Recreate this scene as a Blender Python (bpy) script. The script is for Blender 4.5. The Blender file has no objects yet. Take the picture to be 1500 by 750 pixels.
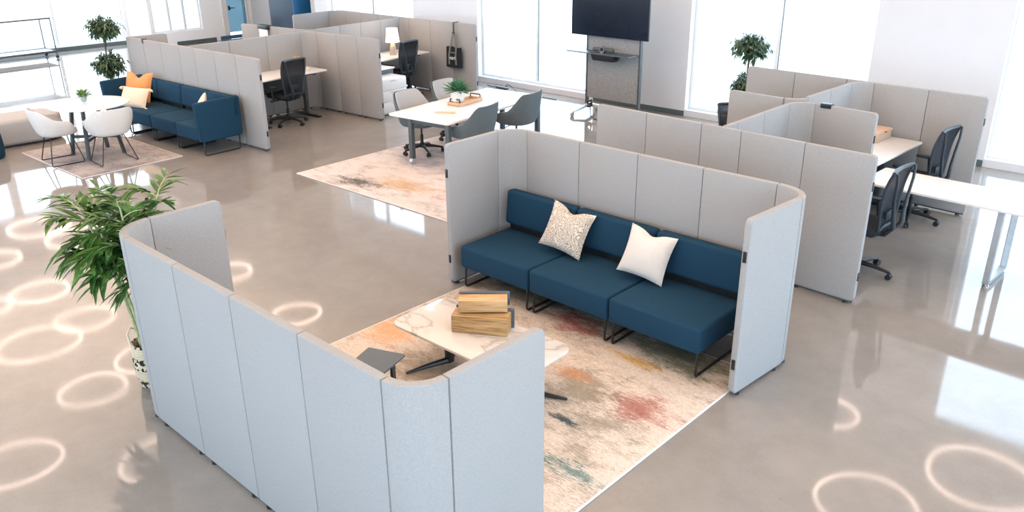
import bpy, bmesh, math, random
from mathutils import Vector, Matrix
R = math.radians
K = 0.9          # survey units -> metres
SC = [K]         # scale used for mesh coordinates (K: survey units, 1: metres)
scene = bpy.context.scene
COL = scene.collection
random.seed(7)

# ------------------------------------------------------------------ materials
def new_mat(name):
    m = bpy.data.materials.new(name); m.use_nodes = True
    nt = m.node_tree; nt.nodes.clear()
    o = nt.nodes.new('ShaderNodeOutputMaterial'); b = nt.nodes.new('ShaderNodeBsdfPrincipled')
    nt.links.new(b.outputs[0], o.inputs[0])
    return m, nt, b
def srgb(r, g, b):
    f = lambda c: (c/255/12.92) if c/255 <= .04045 else ((c/255+.055)/1.055)**2.4
    return (f(r), f(g), f(b), 1)
def coords(nt, scale=(1,1,1), kind='Object'):
    t = nt.nodes.new('ShaderNodeTexCoord'); mp = nt.nodes.new('ShaderNodeMapping')
    mp.inputs['Scale'].default_value = scale
    nt.links.new(t.outputs[kind], mp.inputs[0]); return mp.outputs[0]
def noise(nt, vec, scale, detail=3, rough=.5, dist=0):
    n = nt.nodes.new('ShaderNodeTexNoise'); n.inputs['Scale'].default_value = scale
    n.inputs['Detail'].default_value = detail; n.inputs['Roughness'].default_value = rough
    n.inputs['Distortion'].default_value = dist
    nt.links.new(vec, n.inputs['Vector']); return n.outputs['Fac']
def ramp(nt, fac, stops, interp='LINEAR'):
    r = nt.nodes.new('ShaderNodeValToRGB'); cr = r.color_ramp; cr.interpolation = interp
    while len(cr.elements) < len(stops): cr.elements.new(.5)
    for e, (p, c) in zip(cr.elements, stops):
        e.position = p; e.color = c if len(c) == 4 else (*c, 1)
    nt.links.new(fac, r.inputs[0]); return r.outputs[0]
def mixc(nt, fac, a, b, mode='MIX'):
    m = nt.nodes.new('ShaderNodeMix'); m.data_type = 'RGBA'; m.blend_type = mode
    for s, v in ((m.inputs[0], fac), (m.inputs[6], a), (m.inputs[7], b)):
        if hasattr(v, 'is_output'): nt.links.new(v, s)
        else: s.default_value = v
    return m.outputs[2]
def math_(nt, op, a, b=None, clamp=False):
    m = nt.nodes.new('ShaderNodeMath'); m.operation = op; m.use_clamp = clamp
    for s, v in ((m.inputs[0], a), (m.inputs[1], b)):
        if v is None: continue
        if hasattr(v, 'is_output'): nt.links.new(v, s)
        else: s.default_value = v
    return m.outputs[0]
def bump(nt, b, h, strength, dist=.002):
    n = nt.nodes.new('ShaderNodeBump'); n.inputs['Strength'].default_value = strength
    n.inputs['Distance'].default_value = dist
    nt.links.new(h, n.inputs['Height']); nt.links.new(n.outputs[0], b.inputs['Normal'])
def plain(name, col, rough=.5, metal=0, spec=.5, vary=.06, scale=30):
    m, nt, b = new_mat(name)
    c2 = tuple(min(1, c*(1+vary)) for c in col[:3]) + (1,); c1 = tuple(c*(1-vary) for c in col[:3]) + (1,)
    b.inputs['Base Color'].default_value = col
    nt.links.new(ramp(nt, noise(nt, coords(nt), scale), [(.3, c1), (.7, c2)]), b.inputs['Base Color'])
    b.inputs['Roughness'].default_value = rough; b.inputs['Metallic'].default_value = metal
    b.inputs['Specular IOR Level'].default_value = spec
    return m
def fabric(name, col, vary=.14, scale=140, stretch=.35, bs=.5, rough=.95, sheen=.0):
    m, nt, b = new_mat(name)
    f1 = noise(nt, coords(nt, (1,1,stretch)), scale, 4, .7)
    f2 = noise(nt, coords(nt, (stretch,stretch,1)), scale*1.3, 3, .6)
    f = math_(nt, 'ADD', math_(nt, 'MULTIPLY', f1, .6), math_(nt, 'MULTIPLY', f2, .4))
    c2 = tuple(min(1, c*(1+vary)) for c in col[:3]) + (1,); c1 = tuple(c*(1-vary) for c in col[:3]) + (1,)
    nt.links.new(ramp(nt, f, [(.35, c1), (.65, c2)]), b.inputs['Base Color'])
    b.inputs['Roughness'].default_value = rough; b.inputs['Specular IOR Level'].default_value = .15
    b.inputs['Sheen Weight'].default_value = sheen
    bump(nt, b, f, bs, .003)
    return m
M = {}
M['panel'] = fabric('panel_fabric', (.365,.358,.354,1), .10, 190, .3, .4)
M['navy'] = fabric('navy_fabric', (.014,.050,.092,1), .18, 220, 1, .4)
M['liner'] = fabric('liner_fabric', (.50,.48,.47,1), .08, 160, 1, .3)
M['slate'] = fabric('slate_fabric', (.12,.15,.165,1), .12, 160, 1, .3)
M['ottoman'] = fabric('ottoman_fabric', (.42,.41,.40,1), .1, 120, 1, .5)
M['orange'] = fabric('orange_fabric', (.70,.30,.11,1), .1, 120, 1, .3, sheen=.3)
M['cream'] = fabric('cream_fabric', (.80,.66,.50,1), .1, 90, 1, .8)
M['canvas'] = fabric('canvas', (.022,.026,.03,1), .2, 200, 1, .4)
M['strap'] = fabric('strap_webbing', (.17,.19,.19,1), .1, 200, 1, .4)
M['black'] = plain('black_metal', (.012,.012,.013,1), .42)
M['darkmetal'] = plain('dark_grey_metal', (.07,.085,.09,1), .45)
M['plastic'] = plain('black_plastic', (.014,.017,.022,1), .5)
M['greyplastic'] = plain('charcoal_plastic', (.024,.034,.046,1), .42)
M['chrome'] = plain('brushed_chrome', (.75,.76,.78,1), .2, 1)
M['silver'] = plain('silver_metal', (.55,.58,.6,1), .35, .7)
M['white'] = plain('white_laminate', (.82,.80,.78,1), .3, vary=.01)
M['whitepl'] = plain('white_plastic', (.74,.71,.68,1), .4, vary=.01)
M['edge'] = plain('pale_edge', (.55,.6,.58,1), .4, vary=.02)
M['wall'] = plain('wall_paint', (.74,.735,.755,1), .8, vary=.01, scale=3)
M['glarewall'] = plain('wall_paint_with_glare', (.93,.93,.94,1), .8, vary=.005, scale=3)  # wall paint made paler for the far left: daylight glare put into the colour
M['greywall'] = plain('grey_paint', (.50,.49,.48,1), .8, vary=.02, scale=3)
M['frame'] = plain('white_window_frame', (.86,.90,.92,1), .5, vary=.01)
M['base'] = plain('dark_baseboard', (.09,.12,.12,1), .5)
M['basenavy'] = plain('blue_rail', (.05,.13,.22,1), .5)
M['ceil'] = plain('ceiling_paint', (.80,.74,.68,1), .9, vary=.01, scale=3)
M['slatetop'] = plain('slate_top', (.075,.095,.115,1), .35, vary=.1, scale=60)
M['ceramic'] = plain('white_ceramic', (.80,.77,.74,1), .25, vary=.01)
M['lampstone'] = plain('beige_ceramic', (.50,.44,.38,1), .4, vary=.08)
M['soil'] = plain('soil', (.06,.04,.025,1), .95, vary=.5, scale=60)
M['pebble'] = plain('bark_nuggets', (.13,.07,.04,1), .8, vary=.5, scale=30)
M['trunk'] = plain('bark', (.12,.085,.055,1), .85, vary=.3, scale=40)
M['cane'] = plain('pale_cane', (.42,.44,.22,1), .7, vary=.25, scale=40)
M['peach'] = plain('pale_wood', (.72,.48,.33,1), .5, vary=.08)
M['pencil'] = plain('yellow_pencil', (.75,.42,.06,1), .5)
M['paper'] = plain('paper', (.85,.83,.80,1), .8, vary=.01)
M['kraft'] = plain('beige_card', (.60,.46,.36,1), .7, vary=.04)
M['ink'] = plain('white_ink', (.85,.85,.85,1), .7, vary=.01)
M['felt'] = fabric('grey_felt', (.30,.30,.30,1), .35, 70, 1, .5)
M['brick'] = plain('pavement', (.55,.53,.50,1), .9, vary=.08, scale=.6)
M['navypanel'] = plain('navy_laminate', (.008,.02,.045,1), .4)
M['bluepanel'] = plain('blue_laminate', (.015,.13,.30,1), .4)
M['white_pillow'] = None

def leafmat(name, c1, c2):
    m, nt, b = new_mat(name)
    nt.links.new(ramp(nt, noise(nt, coords(nt), 9, 3), [(.3, c1), (.7, c2)]), b.inputs['Base Color'])
    b.inputs['Roughness'].default_value = .42
    return m
M['palm'] = leafmat('palm_leaf', (.018,.062,.014,1), (.10,.24,.035,1))
M['ficus'] = leafmat('ficus_leaf', (.035,.08,.045,1), (.12,.20,.09,1))
M['succ'] = leafmat('succulent_leaf', (.03,.13,.07,1), (.11,.30,.13,1))
M['grass'] = leafmat('grass_leaf', (.10,.22,.04,1), (.30,.45,.12,1))

def emis(name, col, s):
    m, nt, b = new_mat(name)
    b.inputs['Base Color'].default_value = col; b.inputs['Emission Color'].default_value = col
    b.inputs['Emission Strength'].default_value = s; return m
M['ring'] = emis('ring_light', (1,.76,.64,1), 7.5)
M['shade'] = emis('lit_lampshade', (1,.87,.76,1), .95)

def glass(name, tint=(.95,.98,1,1), gl=.06):
    m = bpy.data.materials.new(name); m.use_nodes = True; nt = m.node_tree; nt.nodes.clear()
    o = nt.nodes.new('ShaderNodeOutputMaterial'); mx = nt.nodes.new('ShaderNodeMixShader')
    t = nt.nodes.new('ShaderNodeBsdfTransparent'); t.inputs[0].default_value = tint
    g = nt.nodes.new('ShaderNodeBsdfGlossy'); g.inputs['Roughness'].default_value = .03
    mx.inputs[0].default_value = gl
    nt.links.new(t.outputs[0], mx.inputs[1]); nt.links.new(g.outputs[0], mx.inputs[2]); nt.links.new(mx.outputs[0], o.inputs[0])
    return m
M['glass'] = glass('window_glass')
M['blueglass'] = glass('blue_door_glass', (.25,.33,.37,1), .08)
M['vase'] = glass('clear_vase', (.86,.90,.90,1), .12)
def meshmat():
    m = bpy.data.materials.new('chair_mesh'); m.use_nodes = True; nt = m.node_tree; nt.nodes.clear()
    o = nt.nodes.new('ShaderNodeOutputMaterial'); mx = nt.nodes.new('ShaderNodeMixShader')
    t = nt.nodes.new('ShaderNodeBsdfTransparent'); b = nt.nodes.new('ShaderNodeBsdfPrincipled')
    b.inputs['Base Color'].default_value = (.010,.014,.022,1); b.inputs['Roughness'].default_value = .6
    w = noise(nt, coords(nt), 220, 2)
    mx.inputs[0].default_value = .72
    nt.links.new(ramp(nt, w, [(.3, (.72,.72,.72,1)), (.7, (.94,.94,.94,1))]), mx.inputs[0])
    nt.links.new(t.outputs[0], mx.inputs[1]); nt.links.new(b.outputs[0], mx.inputs[2]); nt.links.new(mx.outputs[0], o.inputs[0])
    return m
M['mesh'] = meshmat()

def floor_mat():
    m, nt, b = new_mat('polished_concrete')
    v = coords(nt)
    n1 = noise(nt, v, .55, 5, .6, .6); n2 = noise(nt, v, 4, 6, .65); n3 = noise(nt, v, 60, 3, .7)
    f = math_(nt, 'ADD', math_(nt, 'ADD', math_(nt, 'MULTIPLY', n1, .45), math_(nt, 'MULTIPLY', n2, .35)), math_(nt, 'MULTIPLY', n3, .2))
    c = ramp(nt, f, [(.36, (.232,.209,.189,1)), (.5, (.268,.243,.221,1)), (.64, (.305,.278,.254,1))])
    speck = ramp(nt, noise(nt, v, 38, 2, .5), [(.26, (1,1,1,1)), (.29, (0,0,0,1))])
    c = mixc(nt, math_(nt, 'MULTIPLY', speck, .35), c, (.13,.10,.085,1))
    nt.links.new(c, b.inputs['Base Color'])
    r = ramp(nt, noise(nt, v, 2.2, 4), [(.3, (.042,.042,.042,1)), (.7, (.07,.07,.07,1))])
    nt.links.new(r, b.inputs['Roughness']); b.inputs['Specular IOR Level'].default_value = .62
    bump(nt, b, n2, .03, .001)
    return m
M['floor'] = floor_mat()

def blob(nt, vec, x, y, rx, ry):
    mp = nt.nodes.new('ShaderNodeMapping'); mp.vector_type = 'POINT'
    mp.inputs['Location'].default_value = (-x/rx, -y/ry, 0); mp.inputs['Scale'].default_value = (1/rx, 1/ry, 0)
    nt.links.new(vec, mp.inputs[0])
    ln = nt.nodes.new('ShaderNodeVectorMath'); ln.operation = 'LENGTH'; nt.links.new(mp.outputs[0], ln.inputs[0])
    return math_(nt, 'SUBTRACT', 1.0, ln.outputs['Value'], True)
def rug_mat(name, base, taupe, w, h, blobs, amount=.5, ang=0, streak=(3.2, 52), soft=.10):
    m, nt, b = new_mat(name)
    v = coords(nt)
    def con(n, lo=.36, hi=.64): return ramp(nt, n, [(lo, (0,0,0,1)), (hi, (1,1,1,1))])
    big = con(noise(nt, v, 1.6, 6, .7, .6), .34, .66)
    big2 = con(noise(nt, coords(nt, (1, 2.4, 1)), 3.4, 4, .6, .3), .34, .66)
    fine = con(noise(nt, coords(nt, (streak[0]*1.7, streak[1]*.8, 1)), 2.6, 8, .9), .30, .70)
    fine2 = con(noise(nt, coords(nt, (streak[0]*3, streak[1]*1.2, 1)), 3.7, 8, .9), .30, .70)
    grit = noise(nt, v, 55, 6, .9)
    def dens(d, src, lo=.90, hi=1.06): return ramp(nt, math_(nt, 'MULTIPLY', math_(nt, 'ADD', d, src), .5), [(lo/2, (0,0,0,1)), (hi/2, (1,1,1,1))])
    d1 = math_(nt, 'ADD', math_(nt, 'MULTIPLY', big, .52+.3*(amount-.5)), math_(nt, 'MULTIPLY', big2, .22))
    c = mixc(nt, math_(nt, 'MULTIPLY', dens(d1, fine), .62), base, taupe)
    c = mixc(nt, math_(nt, 'MULTIPLY', dens(math_(nt, 'MULTIPLY', big2, .5), fine2), .35), c, tuple(q*.6 for q in taupe[:3])+(1,))
    for (x, y, rx, ry, col, k) in blobs:
        f = blob(nt, v, x, y, rx*1.2, ry*1.45)
        wob = math_(nt, 'MULTIPLY', math_(nt, 'SUBTRACT', big2, .5), .45)
        d = math_(nt, 'MULTIPLY', math_(nt, 'ADD', math_(nt, 'MULTIPLY', f, 1.15), math_(nt, 'MULTIPLY', wob, math_(nt, 'MULTIPLY', f, 3, True))), .73)
        c = mixc(nt, math_(nt, 'MULTIPLY', dens(d, fine if k > .75 else fine2, .92, 1.10), min(.95, .95*k)), c, col)
    c = mixc(nt, 1.0, c, ramp(nt, grit, [(.34, (.70,.68,.66,1)), (.58, (1.04,1.04,1.04,1))]), 'MULTIPLY')
    mott = grit
    # narrow pale binding along the edge
    sx = nt.nodes.new('ShaderNodeSeparateXYZ'); nt.links.new(v, sx.inputs[0])
    ex = math_(nt, 'GREATER_THAN', math_(nt, 'ABSOLUTE', sx.outputs[0]), w/2-.013)
    ey = math_(nt, 'GREATER_THAN', math_(nt, 'ABSOLUTE', sx.outputs[1]), h/2-.013)
    c = mixc(nt, math_(nt, 'MAXIMUM', ex, ey), c, (.66,.63,.62,1))
    nt.links.new(c, b.inputs['Base Color']); b.inputs['Roughness'].default_value = .95
    b.inputs['Specular IOR Level'].default_value = .1
    bump(nt, b, mott, .3, .003)
    return m

def marble():
    m, nt, b = new_mat('white_marble')
    v = coords(nt)
    n = noise(nt, coords(nt, (.8, 2.0, 1)), .9, 5, .5, .7)
    d = math_(nt, 'ABSOLUTE', math_(nt, 'SUBTRACT', n, .5))
    vein = ramp(nt, d, [(0, (.42,.38,.35,1)), (.008, (.58,.54,.50,1)), (.03, (.68,.63,.59,1)), (.3, (.70,.65,.61,1))])
    nt.links.new(vein, b.inputs['Base Color']); b.inputs['Roughness'].default_value = .13
    return m
M['marble'] = marble()
def wood(name, a, b_, c, sc=(2, 26, 26)):
    m, nt, b = new_mat(name)
    n = noise(nt, coords(nt, sc), 1.5, 5, .6, 1.5)
    nt.links.new(ramp(nt, n, [(.3, a), (.5, b_), (.72, c)]), b.inputs['Base Color'])
    b.inputs['Roughness'].default_value = .5
    return m
M['wood'] = wood('acacia_wood', (.20,.10,.035,1), (.46,.28,.12,1), (.62,.42,.21,1))
M['woodlight'] = wood('light_acacia_wood', (.36,.19,.08,1), (.60,.38,.18,1), (.72,.50,.27,1))
M['blond'] = wood('blond_wood', (.55,.32,.18,1), (.70,.44,.27,1), (.78,.53,.35,1))

def pattern_pillow():
    m, nt, b = new_mat('tan_dash_weave')
    v = coords(nt)
    n = noise(nt, v, 4.2, 2, .5, .3)
    rings = math_(nt, 'SINE', math_(nt, 'MULTIPLY', n, 210))
    vo = nt.nodes.new('ShaderNodeTexVoronoi'); vo.inputs['Scale'].default_value = 120; nt.links.new(v, vo.inputs['Vector'])
    dash = math_(nt, 'MULTIPLY', math_(nt, 'GREATER_THAN', rings, -.2), math_(nt, 'LESS_THAN', vo.outputs['Distance'], .55))
    col = mixc(nt, math_(nt, 'MULTIPLY', dash, .85), (.78,.70,.61,1), (.30,.18,.09,1))
    nt.links.new(col, b.inputs['Base Color']); b.inputs['Roughness'].default_value = .9
    bump(nt, b, rings, .5, .006)
    return m
M['dash'] = pattern_pillow()
def knit():
    m, nt, b = new_mat('white_knit')
    v = coords(nt, (1,1,1))
    w1 = nt.nodes.new('ShaderNodeTexWave'); w1.inputs['Scale'].default_value = 30; w1.bands_direction = 'X'; nt.links.new(v, w1.inputs['Vector'])
    w2 = nt.nodes.new('ShaderNodeTexWave'); w2.inputs['Scale'].default_value = 30; w2.bands_direction = 'Z'; nt.links.new(v, w2.inputs['Vector'])
    f = math_(nt, 'MULTIPLY', w1.outputs['Fac'], w2.outputs['Fac'])
    nt.links.new(ramp(nt, f, [(0, (.76,.69,.63,1)), (.6, (.86,.81,.76,1))]), b.inputs['Base Color'])
    b.inputs['Roughness'].default_value = .95
    bump(nt, b, f, .6, .006)
    return m
M['knit'] = knit()
def basket():
    m, nt, b = new_mat('black_cream_basket')
    t = nt.nodes.new('ShaderNodeTexCoord')
    sx = nt.nodes.new('ShaderNodeSeparateXYZ'); nt.links.new(t.outputs['Object'], sx.inputs[0])
    ang = math_(nt, 'ARCTAN2', sx.outputs[0], sx.outputs[1])
    cb = nt.nodes.new('ShaderNodeCombineXYZ'); nt.links.new(math_(nt, 'MULTIPLY', ang, 5), cb.inputs[0]); nt.links.new(math_(nt, 'MULTIPLY', sx.outputs[2], 30), cb.inputs[1])
    ck = nt.nodes.new('ShaderNodeTexNoise'); ck.inputs['Scale'].default_value = .9; nt.links.new(cb.outputs[0], ck.inputs['Vector'])
    band = math_(nt, 'GREATER_THAN', math_(nt, 'SINE', math_(nt, 'MULTIPLY', sx.outputs[2], 36)), -.1)
    mk = math_(nt, 'MULTIPLY', band, ramp(nt, ck.outputs['Fac'], [(.49, (0,0,0,1)), (.51, (1,1,1,1))]))
    nt.links.new(mixc(nt, mk, (.72,.60,.42,1), (.015,.014,.013,1)), b.inputs['Base Color'])
    b.inputs['Roughness'].default_value = .9
    bump(nt, b, math_(nt, 'SINE', math_(nt, 'MULTIPLY', sx.outputs[2], 420)), .7, .004)
    return m
M['basket'] = basket()

# ------------------------------------------------------------------ objects
def thing(name, label, cat, loc=(0,0,0), rz=0, group=None):
    o = bpy.data.objects.new(name, None); COL.objects.link(o)
    o.empty_display_size = .1
    o.location = Vector(loc)*K; o.rotation_euler = (0,0,rz)
    o['label'] = label; o['category'] = cat
    if group: o['group'] = group
    return o
def obj(name, bm, mat, parent=None, smooth=True, loc=None, rot=None):
    me = bpy.data.meshes.new(name)
    if SC[0] != 1: bmesh.ops.scale(bm, vec=(SC[0],)*3, verts=bm.verts)
    bmesh.ops.recalc_face_normals(bm, faces=bm.faces)
    bm.to_mesh(me); bm.free()
    for m in (mat if isinstance(mat, (list, tuple)) else [mat]): me.materials.append(m)
    if smooth:
        for p in me.polygons: p.use_smooth = True
        me.set_sharp_from_angle(angle=R(38))
    o = bpy.data.objects.new(name, me); COL.objects.link(o)
    if loc is not None: o.location = Vector(loc)*SC[0]
    if rot is not None: o.rotation_euler = rot
    if parent: o.parent = parent
    return o
def tag(o, label, cat, loc=None, rz=None, group=None):
    o['label'] = label; o['category'] = cat
    if group: o['group'] = group
    if loc is not None: o.location = Vector(loc)*K
    if rz is not None: o.rotation_euler = (0,0,rz)
    return o
def struct(name, bm, mat, parent=None, smooth=False):
    o = obj(name, bm, mat, parent, smooth)
    if not parent: o['kind'] = 'structure'
    return o
def dup(root, loc, rz, label=None, group=None):
    def cp(o, par):
        c = o.copy(); COL.objects.link(c); c.parent = par
        for ch in list(o.children): cp(ch, c)
        return c
    r = root.copy(); COL.objects.link(r); r.location = Vector(loc)*K; r.rotation_euler = (0,0,rz)
    if label: r['label'] = label
    if group: r['group'] = group
    for ch in list(root.children): cp(ch, r)
    return r

# ------------------------------------------------------------------ mesh helpers
def B(): return bmesh.new()
def merge(bm, t, M4=None):
    if M4 is not None: bmesh.ops.transform(t, matrix=M4, verts=t.verts)
    me = bpy.data.meshes.new('tmp'); t.to_mesh(me); t.free(); bm.from_mesh(me); bpy.data.meshes.remove(me)
    return bm
def box(bm, x0, x1, y0, y1, z0, z1, r=0, seg=2, M4=None, taper=None):
    t = bmesh.new(); bmesh.ops.create_cube(t, size=1)
    for v in t.verts:
        top = v.co.z > 0
        v.co = Vector(((x0+x1)/2+v.co.x*(x1-x0), (y0+y1)/2+v.co.y*(y1-y0), (z0+z1)/2+v.co.z*(z1-z0)))
        if taper and not top:
            v.co.x = (x0+x1)/2+(v.co.x-(x0+x1)/2)*taper; v.co.y = (y0+y1)/2+(v.co.y-(y0+y1)/2)*taper
    if r: bmesh.ops.bevel(t, geom=list(t.edges), offset=r, segments=seg, affect='EDGES', profile=.5)
    return merge(bm, t, M4)
def tube(bm, pts, r, n=8, closed=False, cap=True):
    pts = [Vector(p) for p in pts]; N = len(pts)
    rs = r if isinstance(r, (list, tuple)) else [r]*N
    rings = []; up = None
    for i, p in enumerate(pts):
        if closed: d = pts[(i+1) % N]-pts[i-1]
        else: d = pts[min(i+1, N-1)]-pts[max(i-1, 0)]
        d.normalize()
        if up is None: up = d.orthogonal().normalized()
        up = (up-d*up.dot(d)).normalized(); s = d.cross(up)
        rings.append([bm.verts.new(p+(up*math.cos(2*math.pi*k/n)+s*math.sin(2*math.pi*k/n))*rs[i]) for k in range(n)])
    for i in range(N if closed else N-1):
        a, b = rings[i], rings[(i+1) % N]
        for k in range(n): bm.faces.new((a[k], a[(k+1) % n], b[(k+1) % n], b[k]))
    if not closed and cap:
        bm.faces.new(rings[0][::-1]); bm.faces.new(rings[-1])
    return bm
def rnd(pts, r, n=4, closed=False):
    """round the corners of a polyline"""
    pts = [Vector(p) for p in pts]; out = []; N = len(pts)
    for i, p in enumerate(pts):
        if not closed and i in (0, N-1): out.append(p); continue
        a = (pts[i-1]-p); b = (pts[(i+1) % N]-p); rr = min(r, a.length*.49, b.length*.49)
        A = p+a.normalized()*rr; Bq = p+b.normalized()*rr
        for k in range(n+1):
            t = k/n; out.append(A*(1-t)**2+p*2*t*(1-t)+Bq*t*t)
    return out
def lathe(bm, prof, n=24, M4=None, cap=True):
    t = bmesh.new(); rings = []
    for (r, z) in prof: rings.append([t.verts.new((r*math.cos(2*math.pi*k/n), r*math.sin(2*math.pi*k/n), z)) for k in range(n)])
    for a, b in zip(rings, rings[1:]):
        for k in range(n): t.faces.new((a[k], a[(k+1) % n], b[(k+1) % n], b[k]))
    if cap: t.faces.new(rings[0][::-1]); t.faces.new(rings[-1])
    return merge(bm, t, M4)
def slab(bm, path, th, z0, z1, r=.012, seg=2, roundends=(0,0), rr=.045):
    """upright panel following a plan path"""
    P = [Vector((p[0], p[1])) for p in path]; N = len(P); L = []; Rr = []
    for i, p in enumerate(P):
        d = (P[min(i+1, N-1)]-P[max(i-1, 0)]).normalized(); nrm = Vector((-d.y, d.x))
        L.append(p+nrm*th/2); Rr.append(p-nrm*th/2)
    t = bmesh.new(); lo = []; hi = []
    for i in range(N):
        lo.append((t.verts.new((*L[i], z0)), t.verts.new((*Rr[i], z0)))); hi.append((t.verts.new((*L[i], z1)), t.verts.new((*Rr[i], z1))))
    for i in range(N-1):
        t.faces.new((lo[i][0], lo[i+1][0], hi[i+1][0], hi[i][0])); t.faces.new((lo[i+1][1], lo[i][1], hi[i][1], hi[i+1][1]))
        t.faces.new((hi[i][0], hi[i+1][0], hi[i+1][1], hi[i][1])); t.faces.new((lo[i+1][0], lo[i][0], lo[i][1], lo[i+1][1]))
    t.faces.new((lo[0][1], lo[0][0], hi[0][0], hi[0][1])); t.faces.new((lo[-1][0], lo[-1][1], hi[-1][1], hi[-1][0]))
    for e, k in ((0, 0), (-1, 1)):
        if roundends[k]:
            for pr in (lo, hi):
                ed = t.edges.get(pr[e]) if all(v.is_valid for v in pr[e]) else None
                if ed: bmesh.ops.bevel(t, geom=[ed], offset=rr, segments=4, affect='EDGES', profile=.5)
    t.normal_update()
    eds = [e for e in t.edges if len(e.link_faces) == 2 and e.calc_face_angle(0) > 1.2]
    bmesh.ops.bevel(t, geom=eds, offset=r, segments=seg, affect='EDGES', profile=.5)
    return merge(bm, t)
def plate(bm, outline, z0, z1, r=.004, seg=2, M4=None):
    t = bmesh.new(); vs = [t.verts.new((x, y, z0)) for x, y in outline]; f = t.faces.new(vs)
    ex = bmesh.ops.extrude_face_region(t, geom=[f])
    for v in ex['geom']:
        if isinstance(v, bmesh.types.BMVert): v.co.z = z1
    t.normal_update()
    if r:
        eds = [e for e in t.edges if len(e.link_faces) == 2 and e.calc_face_angle(0) > 1.2 and abs(e.verts[0].co.z-e.verts[1].co.z) < 1e-6]
        bmesh.ops.bevel(t, geom=eds, offset=r, segments=seg, affect='EDGES', profile=.5)
    return merge(bm, t, M4)
def rrect(w, h, r, n=5, cx=0, cy=0):
    o = []
    for sx, sy, a0 in ((1,1,0), (-1,1,90), (-1,-1,180), (1,-1,270)):
        for k in range(n+1):
            a = R(a0+90*k/n); o.append((cx+sx*(w/2-r)+r*math.cos(a), cy+sy*(h/2-r)+r*math.sin(a)))
    return o
def surf(f, nu, nv, wrap=False, th=0):
    t = bmesh.new(); g = [[t.verts.new(f(i/nu, j/nv)) for j in range(nv+1)] for i in range(nu if wrap else nu+1)]
    n = len(g)
    for i in range(n if wrap else n-1):
        for j in range(nv):
            q = (g[i][j], g[(i+1) % n][j], g[(i+1) % n][j+1], g[i][j+1])
            if len({v.co.to_tuple(6) for v in q}) > 2: t.faces.new(q)
    bmesh.ops.remove_doubles(t, verts=t.verts, dist=1e-5)
    if th:
        t.normal_update(); bmesh.ops.solidify(t, geom=t.faces[:], thickness=th)
    return t
def pillow(w, h, d, pinch=.1, dip=0, n=16):
    def side(s):
        def f(u, v):
            a = 2*u-1; b = 2*v-1
            x = a*(w/2)*(1-pinch*(1-b*b)); z = b*(h/2)*(1-pinch*(1-a*a))
            if dip: z -= dip*math.exp(-(a*3.0)**2)*max(0, b)**2
            t = max(0, (1-a*a)*(1-b*b))**.42
            return (x, s*d/2*t*(1-.35*dip/h*4*math.exp(-(a*3)**2)*max(0, b)), z+h/2)
        return f
    a = surf(side(1), n, n); merge(a, surf(side(-1), n, n)); bmesh.ops.remove_doubles(a, verts=a.verts, dist=1e-4)
    return a
def leaf(bm, p, d, L, w, droop=.25, up=Vector((0,0,1)), fold=.15):
    d = d.normalized(); s = d.cross(up)
    if s.length < .05: s = Vector((1,0,0))
    s.normalize(); nrm = s.cross(d)
    rows = []
    for t, ww in ((0, .12), (.25, .8), (.55, 1), (.8, .6), (1, 0)):
        c = p+d*L*t-up*droop*L*t*t
        if ww == 0: rows.append((bm.verts.new(c),))
        else: rows.append((bm.verts.new(c-s*w*ww/2+nrm*fold*w*ww), bm.verts.new(c), bm.verts.new(c+s*w*ww/2+nrm*fold*w*ww)))
    for a, b in zip(rows, rows[1:]):
        if len(b) == 3:
            bm.faces.new((a[0], a[1], b[1], b[0])); bm.faces.new((a[1], a[2], b[2], b[1]))
        else:
            bm.faces.new((a[0], a[1], b[0])); bm.faces.new((a[1], a[2], b[0]))
def lerp(a, b, t): return a+(b-a)*t

# ================================================================== THE ROOM
X0, X1, Y0, YW, ZC = -26.5, 5.0, -4.0, 13.75, 5.8
WT = .3
b = B(); box(b, X0-.3, X1+.3, Y0-.3, 15.1, -.12, 0); struct('floor', b, M['floor'])
b = B(); box(b, X0-.3, X1+.3, Y0-.3, 15.1, ZC, ZC+.2); struct('ceiling', b, M['ceil'])
b = B(); box(b, -90, 60, -70, 90, -.42, -.3); struct('ground_outside', b, M['brick'])
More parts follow.
